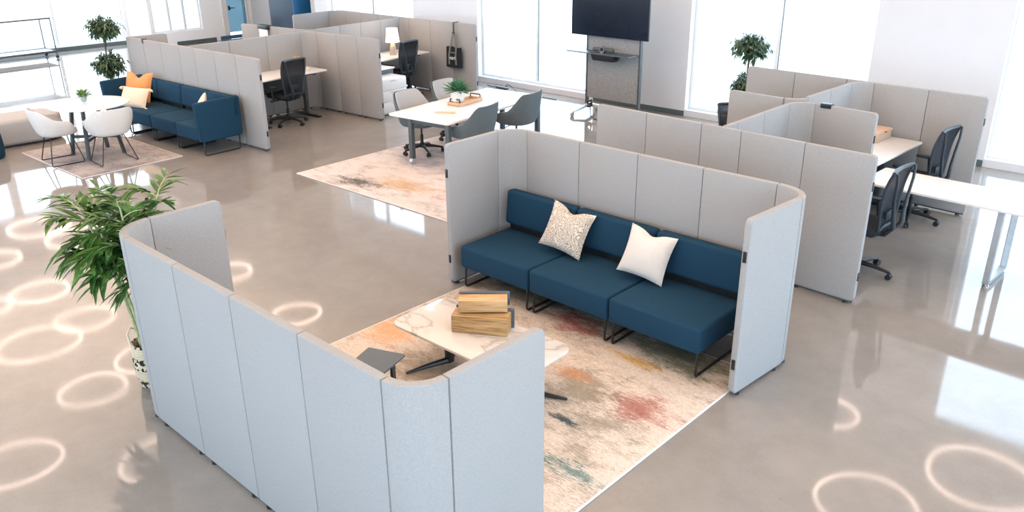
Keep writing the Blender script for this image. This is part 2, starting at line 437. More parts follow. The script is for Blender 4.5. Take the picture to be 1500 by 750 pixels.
# window wall: solid stretches between the glazed bays
HW = 4.6
bays = [(-19.6, -16.05), (-13.82, -10.45), (-8.25, -4.9), (-3.0, .4), (2.0, 4.7)]
segs = []; x = -20.2
for a, c in bays: segs.append((x, a)); x = c
segs.append((x, X1+.3))
b = B()
for a, c in segs: box(b, a, c, YW, YW+WT, 0, ZC)
for a, c in bays: box(b, a, c, YW, YW+WT, HW, ZC); box(b, a, c, YW+.0, YW+WT, 0, .12)
struct('wall_window_side', b, M['wall'])
b = B()
for a, c in segs[1:]: box(b, a+.01, c-.01, YW-.018, YW, 0, .1, .004)
struct('baseboard_window_side', b, M['base'])
wn = [0]
def window(p0, p1, z0, z1, nm=1, portal=True, fw=.06, depth=.1, mats=None):
    """glazed bay from plan point p0 to p1; frame, mullions and panes as parts"""
    wn[0] += 1
    p0 = Vector(p0); p1 = Vector(p1); L = (p1-p0).length; a = math.atan2(p1.y-p0.y, p1.x-p0.x)
    root = bpy.data.objects.new('window_%d' % wn[0], None); COL.objects.link(root); root['kind'] = 'structure'
    root.location = (p0.x*K, p0.y*K, 0); root.rotation_euler = (0,0,a)
    b = B(); d = depth/2
    box(b, 0, L, -d, d, z0, z0+fw, .006); box(b, 0, L, -d, d, z1-fw, z1, .006)
    box(b, 0, fw, -d, d, z0+fw, z1-fw, .006); box(b, L-fw, L, -d, d, z0+fw, z1-fw, .006)
    obj('window_frame', b, M['frame'], root, False)
    n = nm+1; w = (L-2*fw)/n
    for i in range(nm):
        b = B(); xx = fw+w*(i+1); box(b, xx-.035, xx+.035, -d, d, z0+fw, z1-fw, .006); obj('mullion', b, M['frame'], root, False)
        b = B(); box(b, xx+.035, xx+.043, -d-.004, -d+.02, z0+fw, z1-fw); obj('mullion_gasket', b, M['base'], root, False)
    for i in range(n):
        b = B(); box(b, fw+w*i+.03, fw+w*(i+1)-.03, -.006, .006, z0+fw, z1-fw); obj('pane', b, M['glass'], root, False)
    if portal:
        ld = bpy.data.lights.new('daylight_portal', 'AREA'); ld.shape = 'RECTANGLE'; ld.size = L*K; ld.size_y = (z1-z0)*K
        ld.cycles.is_portal = True
        lo = bpy.data.objects.new('daylight_portal', ld); COL.objects.link(lo)
        nrm = Vector((math.sin(a), -math.cos(a), 0))   # faces into the room (right of p0->p1)
        c = (p0+p1)/2
        lo.location = ((c.x+nrm.x*.0)*K, c.y*K, (z0+z1)/2*K)
        lo.rotation_euler = nrm.to_track_quat('-Z', 'Z').to_euler()
for i, (a, c) in enumerate(bays): window((a, YW+.2), (c, YW+.2), .12, HW, 1 if i < 4 else 0)
# left wall, glazed; low dark base and slim frames
b = B(); box(b, X0-.25, X0, Y0, 11.2, 0, .12); box(b, X0-.25, X0, Y0, 11.2, HW, ZC)
box(b, X0-.25, X0, 11.08, 11.2, .12, HW); box(b, X0-.25, X0, 6.95, 7.1, .12, HW); box(b, X0-.25, X0, 2.0, 2.15, .12, HW); box(b, X0-.25, X0, Y0, -2.4, .12, HW)
struct('wall_left', b, M['wall'])
b = B(); box(b, X0, X0+.02, Y0, 11.2, 0, .11, .004); struct('baseboard_left', b, M['base'])
for (a, c) in ((-2.4, 2.0), (2.15, 6.95), (7.1, 11.08)): window((X0-.12, a), (X0-.12, c), .12, HW, 1)
# the stretch of left wall that steps in, with a window, a white wall and a glass door
XL = -25.0
b = B(); box(b, X0-.3, XL, 11.2, 11.3, 0, ZC); box(b, XL-.25, XL, 11.3, 12.85, 0, .4); box(b, XL-.25, XL, 11.3, 12.85, HW, ZC)
box(b, XL-.25, XL, 12.85, 13.72, 0, ZC); box(b, XL-.25, XL, 13.72, 14.42, 2.5, ZC); box(b, XL-.25, XL, 14.42, 14.9, 0, ZC)
struct('wall_far_left', b, M['glarewall'])
window((XL-.1, 11.3), (XL-.1, 12.85), .4, HW, 2)
b = B(); box(b, XL, XL+.02, 11.95, 13.25, 0, .11, .004); struct('baseboard_far_left', b, M['base'])
b = B(); box(b, XL-.25, -20.2, 14.6, 14.9, 0, ZC); box(b, -20.4, -20.202, YW+.004, 14.6, 0, ZC); box(b, -20.19, -19.7, YW+WT+.01, 14.9, 0, ZC); struct('wall_alcove', b, M['greywall'])
root = bpy.data.objects.new('door_1', None); COL.objects.link(root); root['kind'] = 'structure'; root.location = (XL*K, 0, 0)
b = B(); box(b, -.1, .03, 13.55, 13.74, 0, 2.45, .01); box(b, -.1, .03, 14.4, 14.46, 0, 2.45, .01); box(b, -.1, .03, 13.55, 14.46, 2.45, 2.55, .01); obj('door_frame', b, M['whitepl'], root, False)
b = B(); box(b, -.05, -.04, 13.76, 14.4, .2, 2.43); obj('pane', b, M['blueglass'], root, False)
b = B(); box(b, -.07, .035, 13.4, 14.4, .01, .12, .005); obj('bottom_rail', b, M['basenavy'], root, False)
b = B(); tube(b, [(.0,13.82,.95),(.07,13.82,.95)], .02); tube(b, [(.07,13.80,.95),(.07,13.97,.95)], .014); box(b, -.01, .012, 13.79, 13.85, .88, 1.02, .005); obj('lever_handle', b, M['black'], root)
# right wall and the wall behind the photographer, both glazed
b = B(); box(b, X1, X1+.25, Y0, 15, 0, .12); box(b, X1, X1+.25, Y0, 15, HW, ZC)
for a in (-4.3, 1.0, 6.0, 11.2): box(b, X1, X1+.25, a, a+.5, .12, HW)
box(b, X1, X1+.25, 13.6, 14.1, .12, HW)
struct('wall_right', b, M['wall'])
for (a, c) in ((-3.8, 1.0), (1.5, 6.0), (6.5, 11.2), (11.7, 13.6)): window((X1+.12, c), (X1+.12, a), .12, HW, 1)
b = B(); box(b, X0, X1, Y0-.25, Y0, 0, .9); box(b, X0, X1, Y0-.25, Y0, HW, ZC)
pz = [-26.5, -21.5, -16.5, -11.5, -6.5, -1.5, 3.9]
for a in pz: box(b, a, a+1.1, Y0-.25, Y0, .9, HW)
struct('wall_back', b, M['wall'])
for i in range(6): window((pz[i+1], Y0-.12), (pz[i]+1.1, Y0-.12), .9, HW, 1)

# ring lamps under the ceiling; the polished floor mirrors them
rings = [(-17.66,4.43,4.6,.78), (-14.95,4.45,4.6,.58), (-18.44,5.66,4.75,.61), (-20.41,5.43,4.6,.62), (-25.2,7.07,4.6,.80), (-13.53,2.68,4.6,.63),
 (-1.85,12.73,4.6,.79), (-2.94,10.92,4.6,.72), (-4.41,12.94,4.6,.49), (-14.81,8.84,4.6,.51), (-18.08,9.08,4.6,.50), (-20.37,4.3,4.6,.46), (-23.4,5.3,4.6,.64),
 (-23.52,7.5,4.6,.78), (-11.89,4.31,4.6,.62), (-15.4,5.75,4.6,.64), (-25.3,9.0,3.3,.62), (-25.03,5.4,3.3,.60)]
for i, (x, y, z, r) in enumerate(rings):
    t = thing('ring_pendant_lamp', 'warm glowing ring lamp hung from the ceiling, mirrored in the polished floor', 'lamp', (x, y, z), random.uniform(0, 3), 'ring lamps mirrored in the floor')
    b = B(); tube(b, [(r*math.cos(a*math.pi/24)*(1+.03*math.cos(a*math.pi/8)), r*math.sin(a*math.pi/24)*(1+.03*math.cos(a*math.pi/8)), 0) for a in range(48)], .032, 8, True)
    obj('light_ring', b, M['ring'], t)
    b = B(); tube(b, [(0,0,ZC-z),(0,0,.5)], .006, 6); obj('suspension_cable', b, M['silver'], t)
    for k in range(3):
        a = R(120*k); b = B(); tube(b, [(0,0,.5),(r*math.cos(a), r*math.sin(a), .02)], .004, 6); obj('suspension_wire', b, M['silver'], t)

# added fill: unseen upward area lights warm the ceiling evenly, no fixture there
for (x, y, sx, sy) in ((-19, 4.5, 9, 11), (-9, 4.5, 9, 11), (-1, 4.5, 6, 11)):
    ld = bpy.data.lights.new('added_ceiling_fill', 'AREA'); ld.shape = 'RECTANGLE'; ld.size = sx*K; ld.size_y = sy*K
    ld.energy = 6.5*sx*sy*K*K; ld.color = (1,.76,.58)
    lo = bpy.data.objects.new('added_ceiling_fill', ld); COL.objects.link(lo); lo.location = (x*K, y*K, 4.75*K); lo.rotation_euler = (math.pi,0,0)

# ================================================================== SCREENS AND PARTITIONS
PH = 1.52; PT = .058; GAP = .002
def arc(cx, cy, r, a0, a1, n=9): return [(cx+r*math.cos(R(lerp(a0, a1, i/n))), cy+r*math.sin(R(lerp(a0, a1, i/n)))) for i in range(n+1)]
def shrink(path, g=GAP):
    P = [Vector(p) for p in path]
    a = (P[1]-P[0]).normalized()*g; c = (P[-2]-P[-1]).normalized()*g
    P[0] = P[0]+a; P[-1] = P[-1]+c
    return P
def add_panel(root, o, path, ends=(0,0), name='panel', clips=(), h=PH):
    path = [(p[0]-o[0], p[1]-o[1]) for p in path]
    b = B(); slab(b, shrink(path), PT, .035, h, .009, 2, ends); p = obj(name, b, M['panel'], root)
    P = [Vector(q) for q in path]
    for k in (0, -1):                       # feet
        d = (P[1]-P[0]).normalized() if k == 0 else (P[-2]-P[-1]).normalized()
        c = P[k]+d*.09; b = B(); lathe(b, [(.012,.04),(.014,.02),(.026,.016),(.028,0)], 10, Matrix.Translation((c.x, c.y, 0))); obj('foot', b, M['black'], p)
    b = B(); q = [tuple(v) for v in shrink(path, .02)]; slab(b, q, PT*.6, .018, .04, .003, 1); obj('bottom_rail', b, M['darkmetal'], p)
    for e in clips:                         # dark connector blocks on an open end
        d = (P[0]-P[1]).normalized() if e == 0 else (P[-1]-P[-2]).normalized()
        c = P[e]
        for z in (.30, 1.22):
            m4 = Matrix.Translation((c.x, c.y, z)) @ Matrix.Rotation(math.atan2(d.y, d.x), 4, 'Z')
            b = B(); box(b, -.012, .006, -.016, .016, -.045, .045, .006, 2, m4); obj('connector_clip', b, M['black'], p)
    return p
def line(root, o, a, c, n, ends=(0,0), clips=(), h=PH):
    a = Vector(a); c = Vector(c)
    for i in range(n):
        p = a.lerp(c, i/n); q = a.lerp(c, (i+1)/n)
        add_panel(root, o, [p, q], (ends[0] if i == 0 else 0, ends[1] if i == n-1 else 0), clips=([0] if 0 in clips and i == 0 else [])+([-1] if -1 in clips and i == n-1 else []), h=h)

# U-shaped screen round the three lounge seats
o1 = (-4.24, 6.32, 0)
s1 = thing('privacy_screen', 'tall U-shaped grey fabric privacy screen wrapped around the three navy lounge seats and two cushions', 'office screen', o1)
xl, xr, yb, r = -5.872, -2.605, 6.32, .24
line(s1, o1, (xl, 5.36), (xl, yb-r), 1, (1,0), (0,))
add_panel(s1, o1, arc(xl+r, yb-r, r, 180, 90), name='corner_panel')
line(s1, o1, (xl+r, yb), (xr-r, yb), 4)
add_panel(s1, o1, arc(xr-r, yb-r, r, 90, 75, 2)[:1]+[(xr-r+(r+.055)*math.cos(R(a)), yb-r+r*math.sin(R(a))) for a in range(80, -1, -10)], name='corner_panel')
line(s1, o1, (xr+.055, yb-r), (xr, 5.35), 1, (0,1), (-1,))
# U-shaped screen in the foreground, open towards the first
o2 = (-4.25, 2.13, 0)
s2 = thing('privacy_screen', 'U-shaped pale grey fabric screen nearest the viewer, its back turned, beside the leafy palm', 'office screen', o2)
xl, xr, yb, r1, r2 = -5.985, -2.63, 2.13, .29, .21
line(s2, o2, (xl, 3.0), (xl, yb+r1), 1, (1,0), (0,))
add_panel(s2, o2, arc(xl+r1, yb+r1, r1, 180, 270), name='corner_panel')
line(s2, o2, (xl+r1, yb), (xr-r2, yb), 4)
add_panel(s2, o2, arc(xr-r2, yb+r2, r2, 270, 360), name='corner_panel')
line(s2, o2, (xr, yb+r2), (xr, 3.06), 1, (0,1), (-1,))

# cubicle cluster on the right: front run, middle run, back run and a spine with curved junctions
def curve(root, o, p, q, r, ctr, a0, a1): add_panel(root, o, arc(ctr[0], ctr[1], r, a0, a1), name='corner_panel')
o3 = (-4.18, 9.5, 0)
s3 = thing('cubicle_partition', 'grey fabric cubicle partition of crossing panels right of the television, task chairs between its runs', 'office partition', o3)
def Lp(x, a, c):  # point on the line a-c at x
    t = (x-a[0])/(c[0]-a[0]); return (x, a[1]+(c[1]-a[1])*t)
fa, fc = (-5.88, 7.85), (-2.545, 7.70)
line(s3, o3, fa, Lp(-4.43, fa, fc), 2, (1,0)); add_panel(s3, o3, [Lp(-4.43, fa, fc), Lp(-3.95, fa, fc)]); line(s3, o3, Lp(-3.95, fa, fc), fc, 2, (0,1), (-1,))
ma, mc = (-5.12, 9.62), (-3.2, 9.46)
ba, bc = (-5.80, 11.38), (-2.52, 11.18)
r = .24; xs = -4.19; ym = 9.54; yk = 11.26
add_panel(s3, o3, [(xs, 7.82), (xs, 8.05)]); line(s3, o3, (xs, 8.05), (xs, ym-r), 2)
curve(s3, o3, 0, 0, r, (xs+r, ym-r), 180, 90); add_panel(s3, o3, [(xs+r, ym), mc], (0,1), clips=(-1,))
add_panel(s3, o3, [ma, (xs-r+.06, ym+.03)], (1,0)); add_panel(s3, o3, arc(xs-r+.06, ym+r+.03, r-.02, 270, 345), name='corner_panel')
line(s3, o3, (xs, ym+r+.03), (xs+.04, yk-r), 2)
curve(s3, o3, 0, 0, r, (xs+.04+r, yk-r), 180, 90); line(s3, o3, (xs+.04+r, yk), bc, 2, (0,1), (-1,))
line(s3, o3, ba, (xs-.1, yk+.03), 2, (1,0)); add_panel(s3, o3, [(xs-.1, yk+.03), (xs+.16, yk+.025)])
b = B(); box(b, .30, .43, -.045+.03, .075, 1.485, 1.535, .004); obj('cable_clip', b, M['black'], s3)
# cubicle cluster on the left
o4 = (-14.3, 9.6, 0)
s4 = thing('cubicle_partition', 'long grey fabric cubicle partition behind the navy four-seat sofa, tote bag hung on its far run', 'office partition', o4)
fa, fc = (-16.32, 6.83), (-12.015, 7.03)
line(s4, o4, fa, Lp(-14.42, fa, fc), 3, (1,0)); add_panel(s4, o4, [Lp(-14.42, fa, fc), Lp(-13.92, fa, fc)]); line(s4, o4, Lp(-13.92, fa, fc), fc, 3, (0,1), (-1,))
add_panel(s4, o4, [(-16.3, 6.88), (-16.22, 7.56)], (0,1))
ys = 9.58; xs = -14.22
line(s4, o4, (xs, 6.98), (xs-.1, ys-r), 3)
add_panel(s4, o4, arc(xs-.1+r, ys-r, r, 180, 90), name='corner_panel'); line(s4, o4, (xs-.1+r, ys), (-12.30, 9.68), 3, (0,1), (-1,))
line(s4, o4, (-16.5, 9.36), (-14.75, ys-.02), 3, (1,0)); add_panel(s4, o4, [(-14.75, ys-.02), (xs-.38, ys+.02)]); add_panel(s4, o4, arc(xs-.38, ys+r+.02, r, 270, 340), name='corner_panel')
line(s4, o4, (-14.45, ys+r), (-14.75, 12.2), 4)
ya = 12.30
line(s4, o4, (-14.5, ya), (-12.5, 12.40), 3, (0,1), (-1,)); add_panel(s4, o4, [(-14.95, ya), (-14.5, ya)])
line(s4, o4, (-16.8, ya), (-14.95, ya), 3); add_panel(s4, o4, arc(-16.8, ya-.3, .3, 90, 180), name='corner_panel'); add_panel(s4, o4, [(-17.1, ya-.3), (-17.0, 10.95)], (0,1))
for (x, y) in ((-15.68, 6.865),):
    b = B(); box(b, x-.035-o4[0], x+.035-o4[0], y-.036-o4[1], y+.04-o4[1], 1.45, 1.535, .004); obj('cable_clip', b, M['black'], s4)

# small whiteboard with a dark clip bar hung on the far middle run
t = thing('hanging_whiteboard', 'small white board under a dark clip bar, hung on the far left grey partition run', 'whiteboard', (-15.72, 9.4, 0))
b = B(); box(b, -.16, .16, -.02, 0, 1.0, 1.47, .004); obj('board', b, M['paper'], t)
b = B(); box(b, -.18, .18, -.035, .09, 1.46, 1.545, .006); obj('clip_bar', b, M['black'], t)

# ================================================================== RUGS
def rug(w, h, mat, label, loc, rz=0, th=.012):
    b = B(); plate(b, rrect(w/K, h/K, .015/K), 0, th, .004, 2)
    return tag(obj('area_rug', b, mat), label, 'rug', loc, rz)
rx, ry = -4.19, 4.40   # centre (survey units)
w1, h1 = 3.09*K, 2.86*K
bl = [(-4.99-rx*K, 3.83-ry*K, .46, .26, (.80,.36,.16,1), .8), (-5.25-rx*K, 3.7-ry*K, .35, .3, (.75,.45,.30,1), .6),
      (-2.74-rx*K, 4.25-ry*K, .50, .25, (.38,.12,.095,1), .85), (-3.9-rx*K, 4.98-ry*K, .50, .22, (.42,.10,.08,1), .9),
      (-2.70-rx*K, 3.38-ry*K, .52, .10, (.07,.17,.16,1), .9), (-3.05-rx*K, 3.78-ry*K, .26, .05, (.02,.06,.08,1), 1), (-3.15-rx*K, 4.79-ry*K, .5, .09, (.62,.38,.12,1), 1),
      (-2.93-rx*K, 5.13-ry*K, 1.1, .42, (.16,.17,.10,1), .85), (-3.2-rx*K, 4.15-ry*K, .55, .45, (.27,.23,.17,1), .8), (-4.2-rx*K, 3.6-ry*K, .6, .5, (.32,.26,.19,1), .8),
      (-3.4-rx*K, 4.3-ry*K, .35, .10, (.55,.28,.14,1), .8), (-4.6-rx*K, 5.2-ry*K, .8, .4, (.30,.24,.17,1), .8), (-3.6-rx*K, 3.4-ry*K, .9, .3, (.40,.13,.10,1), .6)]
rm1 = rug_mat('abstract_rug', (.70,.585,.495,1), (.24,.20,.15,1), w1, h1, bl, .50)
rug(w1, h1, rm1, 'large cream abstract rug with rust and teal patches under the coffee table', (rx, ry, .001))
w2, h2 = 3.3*K, 4.0*K
bl = [(-.5, -1.5, .7, .25, (.08,.08,.08,1), .9), (.1, -1.2, .8, .3, (.55,.32,.14,1), .7), (.9, -.9, .5, .5, (.60,.22,.16,1), .7), (-.6, -.3, .8, .4, (.32,.32,.40,1), .7), (.2, .6, 1, .5, (.5,.28,.25,1), .6)]
rug(w2, h2, rug_mat('washed_rug', (.70,.62,.585,1), (.38,.33,.32,1), w2, h2, bl, .42), 'faded pink and cream distressed rug under the white meeting table', (-8.98, 8.62, .001), R(1))
w3, h3 = 2.3*K, 1.62*K
rug(w3, h3, rug_mat('greyish_rug', (.46,.41,.39,1), (.15,.145,.17,1), w3, h3, [], .9), 'small grey and taupe distressed rug under the round white table', (-13.95, 5.08, .001), R(2))

# ================================================================== LOUNGE SEATS
def seat_unit(w, label, loc, rz, arm=0, group=None, d=.82, zs=(.235,.468), zb=.90):
    """armless / one-armed lounge seat, front towards -y, origin at front left floor corner"""
    t = thing('lounge_seat', label, 'sofa seat', loc, rz, group)
    g = .006; xa, xb = g, w-g; aw = .12
    sa, sb = (xa+aw if arm == -1 else xa), (xb-aw if arm == 1 else xb)
    b = B(); box(b, sa, sb, 0, d-.03, zs[0], zs[1], .028, 3); obj('seat', b, M['navy'], t)
    # backrest: slightly reclined, rounded top
    m4 = Matrix.Translation((0, d-.15, zs[1]+.07)) @ Matrix.Rotation(R(-6), 4, 'X')
    b = B(); box(b, xa, xb, 0, .13, 0, zb-zs[1]-.065, .036, 4, m4); obj('backrest', b, M['navy'], t)
    b = B(); box(b, xa+.04, xb-.04, d-.10, d-.02, zs[1]-.03, zs[1]+.11, .004); obj('back_bracket', b, M['black'], t)
    if arm:
        ax = xa if arm == -1 else xb-aw
        b = B(); tt = bmesh.new(); bmesh.ops.create_cube(tt, size=1)
        for v in tt.verts:
            top = v.co.z > 0; fr = v.co.y < 0
            y = (-.035 if top else .0) if fr else (d+.015 if top else d+.0)
            v.co = Vector((ax if v.co.x < 0 else ax+aw, y, (zb if not fr else zb-.02) if top else zs[0]))
        bmesh.ops.bevel(tt, geom=list(tt.edges), offset=.018, segments=3, affect='EDGES'); merge(b, tt)
        obj('armrest', b, M['navy'], t)
    for x in (xa+.035, xb-.035):
        b = B(); tube(b, rnd([(x, .05, zs[0]+.01), (x, .035, .012), (x, d-.06, .012), (x, d-.06, zs[0]+.01)], .04), .0115, 8)
        obj('sled_leg', b, M['black'], t)
    return t
g1 = 'armless lounge seats inside the grey screen'
for i, (x, lab) in enumerate(((-5.735, 'armless navy lounge seat at the left of three inside the grey screen'),
                 (-4.795, 'middle armless navy lounge seat of three inside the grey screen'),
                 (-3.855, 'armless navy lounge seat at the right of three inside the grey screen'))):
    seat_unit(.935, lab, (x, 5.37, .013), 0, 0, g1)
g2 = 'units of the four-seat navy sofa'
ux = Vector((math.cos(R(2.6)), math.sin(R(2.6)), 0)); p0 = Vector((-15.80, 5.99, 0))
labs = ('leftmost unit of the far navy sofa, with armrest and orange cushion', 'second unit from the left of the far navy sofa, armless',
        'third unit from the left of the far navy sofa, armless, before the right end', 'right end unit of the far navy sofa, with armrest and small pale cushion')
for i in range(4):
    seat_unit(.82, labs[i], tuple(p0+ux*.826*i), R(2.6), (-1, 0, 0, 1)[i], g2, d=.75, zb=.885)

# cushions
ZM = [0]
def cushion(name, w, h, d, mat, label, loc, rz, tilt, pinch=.08, dip=.0, spin=0):
    """rests on its bottom edge, leaning back; spin rotates it in its own plane"""
    b = pillow(w, h, d, pinch, dip)
    bmesh.ops.transform(b, matrix=Matrix.Translation((0,0,-h/2)), verts=b.verts)
    bmesh.ops.transform(b, matrix=Matrix.Rotation(spin, 4, 'Y'), verts=b.verts)
    bmesh.ops.transform(b, matrix=Matrix.Rotation(-tilt, 4, 'X'), verts=b.verts)
    zm = min(v.co.z for v in b.verts); ZM[0] = zm; bmesh.ops.transform(b, matrix=Matrix.Translation((0,0,-zm)), verts=b.verts)
    return tag(obj(name, b, mat), label, 'cushion', loc, rz)
cushion('throw_pillow', .50, .47, .19, M['dash'], 'square cream cushion with tan dashed swirls on the navy lounge seats', (-4.78, 5.93, .487), R(8), R(24), .10, .05, R(9))
cushion('throw_pillow', .47, .46, .19, M['knit'], 'square plain white knitted cushion on the navy lounge seats', (-3.84, 5.93, .487), R(10), R(22), .09, .04, R(8))
cushion('throw_pillow', .62, .56, .18, M['orange'], 'orange square cushion behind the cream one on the far navy sofa', (-15.42, 6.50, .46), R(22), R(20), .07, .10)
cp = cushion('throw_pillow', .64, .37, .17, M['cream'], 'long cream lumbar cushion with tassels at the far sofa left end', (-15.05, 6.24, .46), R(18), R(28), .04)
zt = ZM[0]
for sx in (-1, 1):
    for z in (-.17, .18):
        b = B()
        for k in range(7):
            a = R(k*52); tube(b, [(sx*.30, .0, z), (sx*(.36+.015*math.cos(a)), .02*math.sin(a), z-.015), (sx*(.37+.02*math.cos(a)), .03*math.sin(a), z-.05)], .012, 5)
        bmesh.ops.transform(b, matrix=Matrix.Translation((0,0,-zt)) @ Matrix.Rotation(-R(28), 4, 'X'), verts=b.verts)
        obj('tassel', b, M['cream'], cp)
cushion('throw_pillow', .40, .40, .14, M['cream'], 'small pale cushion peeking over the right armrest of the far navy sofa', (-12.92, 6.40, .46), R(-25), R(24), .07, 0, R(30))

# ================================================================== COFFEE TABLE
t = thing('coffee_table', 'rectangular white marble coffee table with rounded corners and black splayed feet', 'coffee table', (-4.29, 4.20, .013), R(1))
b = B(); plate(b, rrect(1.46, .68, .11), .395, .42, .006, 2); obj('tabletop', b, M['marble'], t)
for sx in (-1, 1):
    px = sx*.36
    b = B(); box(b, px-.03, px+.03, -.03, .03, .03, .385, .006); leg = obj('post', b, M['black'], t)
    for (dx, dy) in ((sx*.30-.0, .36), (sx*.30-.0, -.36)):
        if sx < 0: dx = -.16 if dy < 0 else -.22
        else: dx, dy = .40, dy*.6
        b = B(); tube(b, [(px, 0, .05), (px+dx*.5, dy*.5, .035), (px+dx, dy, .012)], [.03, .022, .010], 8); obj('foot', b, M['black'], t)
    b = B(); box(b, px-.16, px+.16, -.2, .2, .383, .396, .004); obj('mounting_plate', b, M['black'], t)
def crate(name, w, d, h, lid, label, loc, rz, mat):
    t = thing(name, label, 'wooden box', loc, rz)
    b = B(); box(b, -w/2, w/2, -d/2, d/2-.035, 0, h, .006); obj('wooden_body', b, mat, t)
    b = B(); box(b, -w/2+.0, w/2+.02, d/2-.033, d/2, 0.0, h+.012, .003); obj('black_back_plate', b, M['slatetop'], t)
    return t
cz = .013+.42
crate('wooden_box', .47, .20, .155, .05, 'lower wooden box with a dark back on the marble coffee table', (-4.33, 4.28, cz), R(31), M['wood'])
crate('wooden_box', .40, .17, .105, .05, 'upper wooden box with a dark back, stacked on the other box', (-4.36, 4.33, cz+.167), R(43), M['woodlight'])

# slate side table behind the foreground screen
t = thing('side_table', 'small dark slate side table with thin black post, beside the marble coffee table', 'side table', (-4.36, 3.17, .013), 0)
b = B(); plate(b, [(-.165,.09),(-.16,.105),(.118,.212),(.13,.205),(.25,-.176),(.24,-.19),(-.01,-.285),(-.03,-.275)], .575, .592, .003, 1); obj('tabletop', b, M['slatetop'], t)
b = B(); box(b, .10, .13, .08, .11, .01, .575, .003); obj('post', b, M['black'], t)
b = B(); plate(b, rrect(.30, .34, .04, 4, .05, -.04), 0, .012, .003, 1); obj('base', b, M['black'], t)

# ================================================================== MEETING TABLE
t = thing('meeting_table', 'large white rectangular meeting table on grey legs with casters, succulent on top', 'table', (-10.08, 8.02, .013), R(6.5))
TL, TW, TZ = 2.5, 1.22, .745
b = B(); plate(b, rrect(TW, TL, .03, 3, TW/2, TL/2), TZ-.035, TZ, .006, 2); top = obj('tabletop', b, M['white'], t)
for (x, y, n) in ((.42, .06, 0), (1.17, .06, 1), (.42, TL-.1, 2), (1.17, TL-.1, 3)):
    b = B(); box(b, x-.035, x+.035, y-.035, y+.035, .075, TZ-.035, .004); lg = obj('leg', b, M['darkmetal'], t)
    b = B(); tube(b, [(x-.01, y-.03, .042), (x+.045, y-.03, .042)], .042, 14); tube(b, [(x, y, .05), (x, y, .085)], .03, 8); tube(b, [(x, y, .07), (x+.018, y-.03, .045)], .02, 8); obj('caster', b, M['silver'], lg)
for y in (.06, TL-.1):
    b = B(); box(b, .42, 1.17, y-.02, y+.02, TZ-.10, TZ-.036, .003); obj('crossbar', b, M['darkmetal'], t)
b = B(); box(b, .75, .82, .06, TL-.1, TZ-.10, TZ-.036, .003); obj('crossbar', b, M['darkmetal'], t)

def star_base(t, sc=1, mat='black', rad=.30, zc=.40, casters=True):
    """five-arm swivel base in metres"""
    for k in range(5):
        a = R(72*k+20); c, s = math.cos(a), math.sin(a)
        b = B(); tube(b, [(.02*c, .02*s, .105), (rad*.55*c, rad*.55*s, .092), (rad*c, rad*s, .068)], [.026, .02, .014], 8); arm = obj('base_arm', b, M[mat], t)
        b = B(); px, py = rad*c, rad*s; tx, ty = -s, c
        for q in (-1, 1): tube(b, [(px+tx*.008*q, py+ty*.008*q, .029), (px+tx*.026*q, py+ty*.026*q, .029)], .029, 12)
        tube(b, [(px, py, .03), (px, py, .075)], .011, 8); obj('caster', b, M['plastic'], arm)
    b = B(); lathe(b, [(.028,.07),(.034,.08),(.034,.14),(.024,.15),(.024,.26),(.014,.27),(.014,zc)], 14); obj('gas_lift', b, M[mat], t)

def bucket(t, shell_m, in_m, seat_z, w=.29, hb=.42, arm=.20, front=.02, flare=.07, zbase=None, inner=True):
    def rim(th):      # th 0 at the back, pi at the front
        a = abs(th)
        if a < R(35): return hb
        if a < R(95): q = (a-R(35))/R(60); q = q*q*(3-2*q); return lerp(hb, arm, q)
        if a < R(142): q = (a-R(95))/R(47); q = q*q*(3-2*q); return lerp(arm, front, q)
        return front
    def f(off, zoff):
        def g(u, v):
            th = -math.pi+2*math.pi*u
            ct, st = math.cos(th), math.sin(th)
            e = .78; ex = math.copysign(abs(st)**e, st); ey = math.copysign(abs(ct)**e, ct)
            if v < .4:
                q = v/.4; rr = q**.8; z = .03*q**3
                rad = (w-.03-off)*rr
            else:
                q = (v-.4)/.6; h = rim(th); z = .03+h*q; rad = w-.03-off+flare*math.sin(q*math.pi/2)*min(1, h/.25)
            return (ex*rad, ey*rad*.97, seat_z+z+zoff*(1-min(1, v/.4)**2))
        return g
    b = surf(f(0, 0), 48, 16, True, .014); obj('shell', b, shell_m, t)
    if inner:
        b = surf(f(.022, .02), 48, 16, True, .008); obj('upholstery', b, in_m, t)
    b = B(); tt = bmesh.new(); bmesh.ops.create_cube(tt, size=1); tt.free()
    plate(b, rrect(w*1.62, w*1.6, .12, 6, 0, -.01), seat_z+.03, seat_z+.085, .022, 3); obj('seat_cushion', b, in_m, t)
SC[0] = 1
def meeting_chair(label, loc, rz, group='swivel bucket chairs at the meeting table'):
    t = thing('swivel_bucket_chair', label, 'chair', loc, rz, group)
    star_base(t, zc=.42)
    bucket(t, M['slate'], M['liner'], .41, w=.30, hb=.44, arm=.17, flare=.075)
    b = B(); box(b, -.09, .09, -.09, .09, .395, .42, .006); obj('swivel_plate', b, M['black'], t)
    b = B(); tube(b, [(.06,0,.40),(.22,-.03,.385),(.27,-.03,.37)], .006, 6); obj('height_lever', b, M['black'], t)
    return t
mc = meeting_chair('grey bucket swivel chair facing us, nearer one on the left side of the meeting table', (-10.05, 8.66, .013), R(100))
dup(mc, (-10.29, 9.68, .013), R(97), 'grey bucket swivel chair facing us, farther one beyond the meeting table succulent')
dup(mc, (-8.90, 8.68, .013), R(-77), 'dark grey bucket chair with its back to us, nearer one right of the meeting table')
dup(mc, (-9.0, 9.80, .013), R(-80), 'dark grey bucket chair with its back to us, farther one nearest the television')

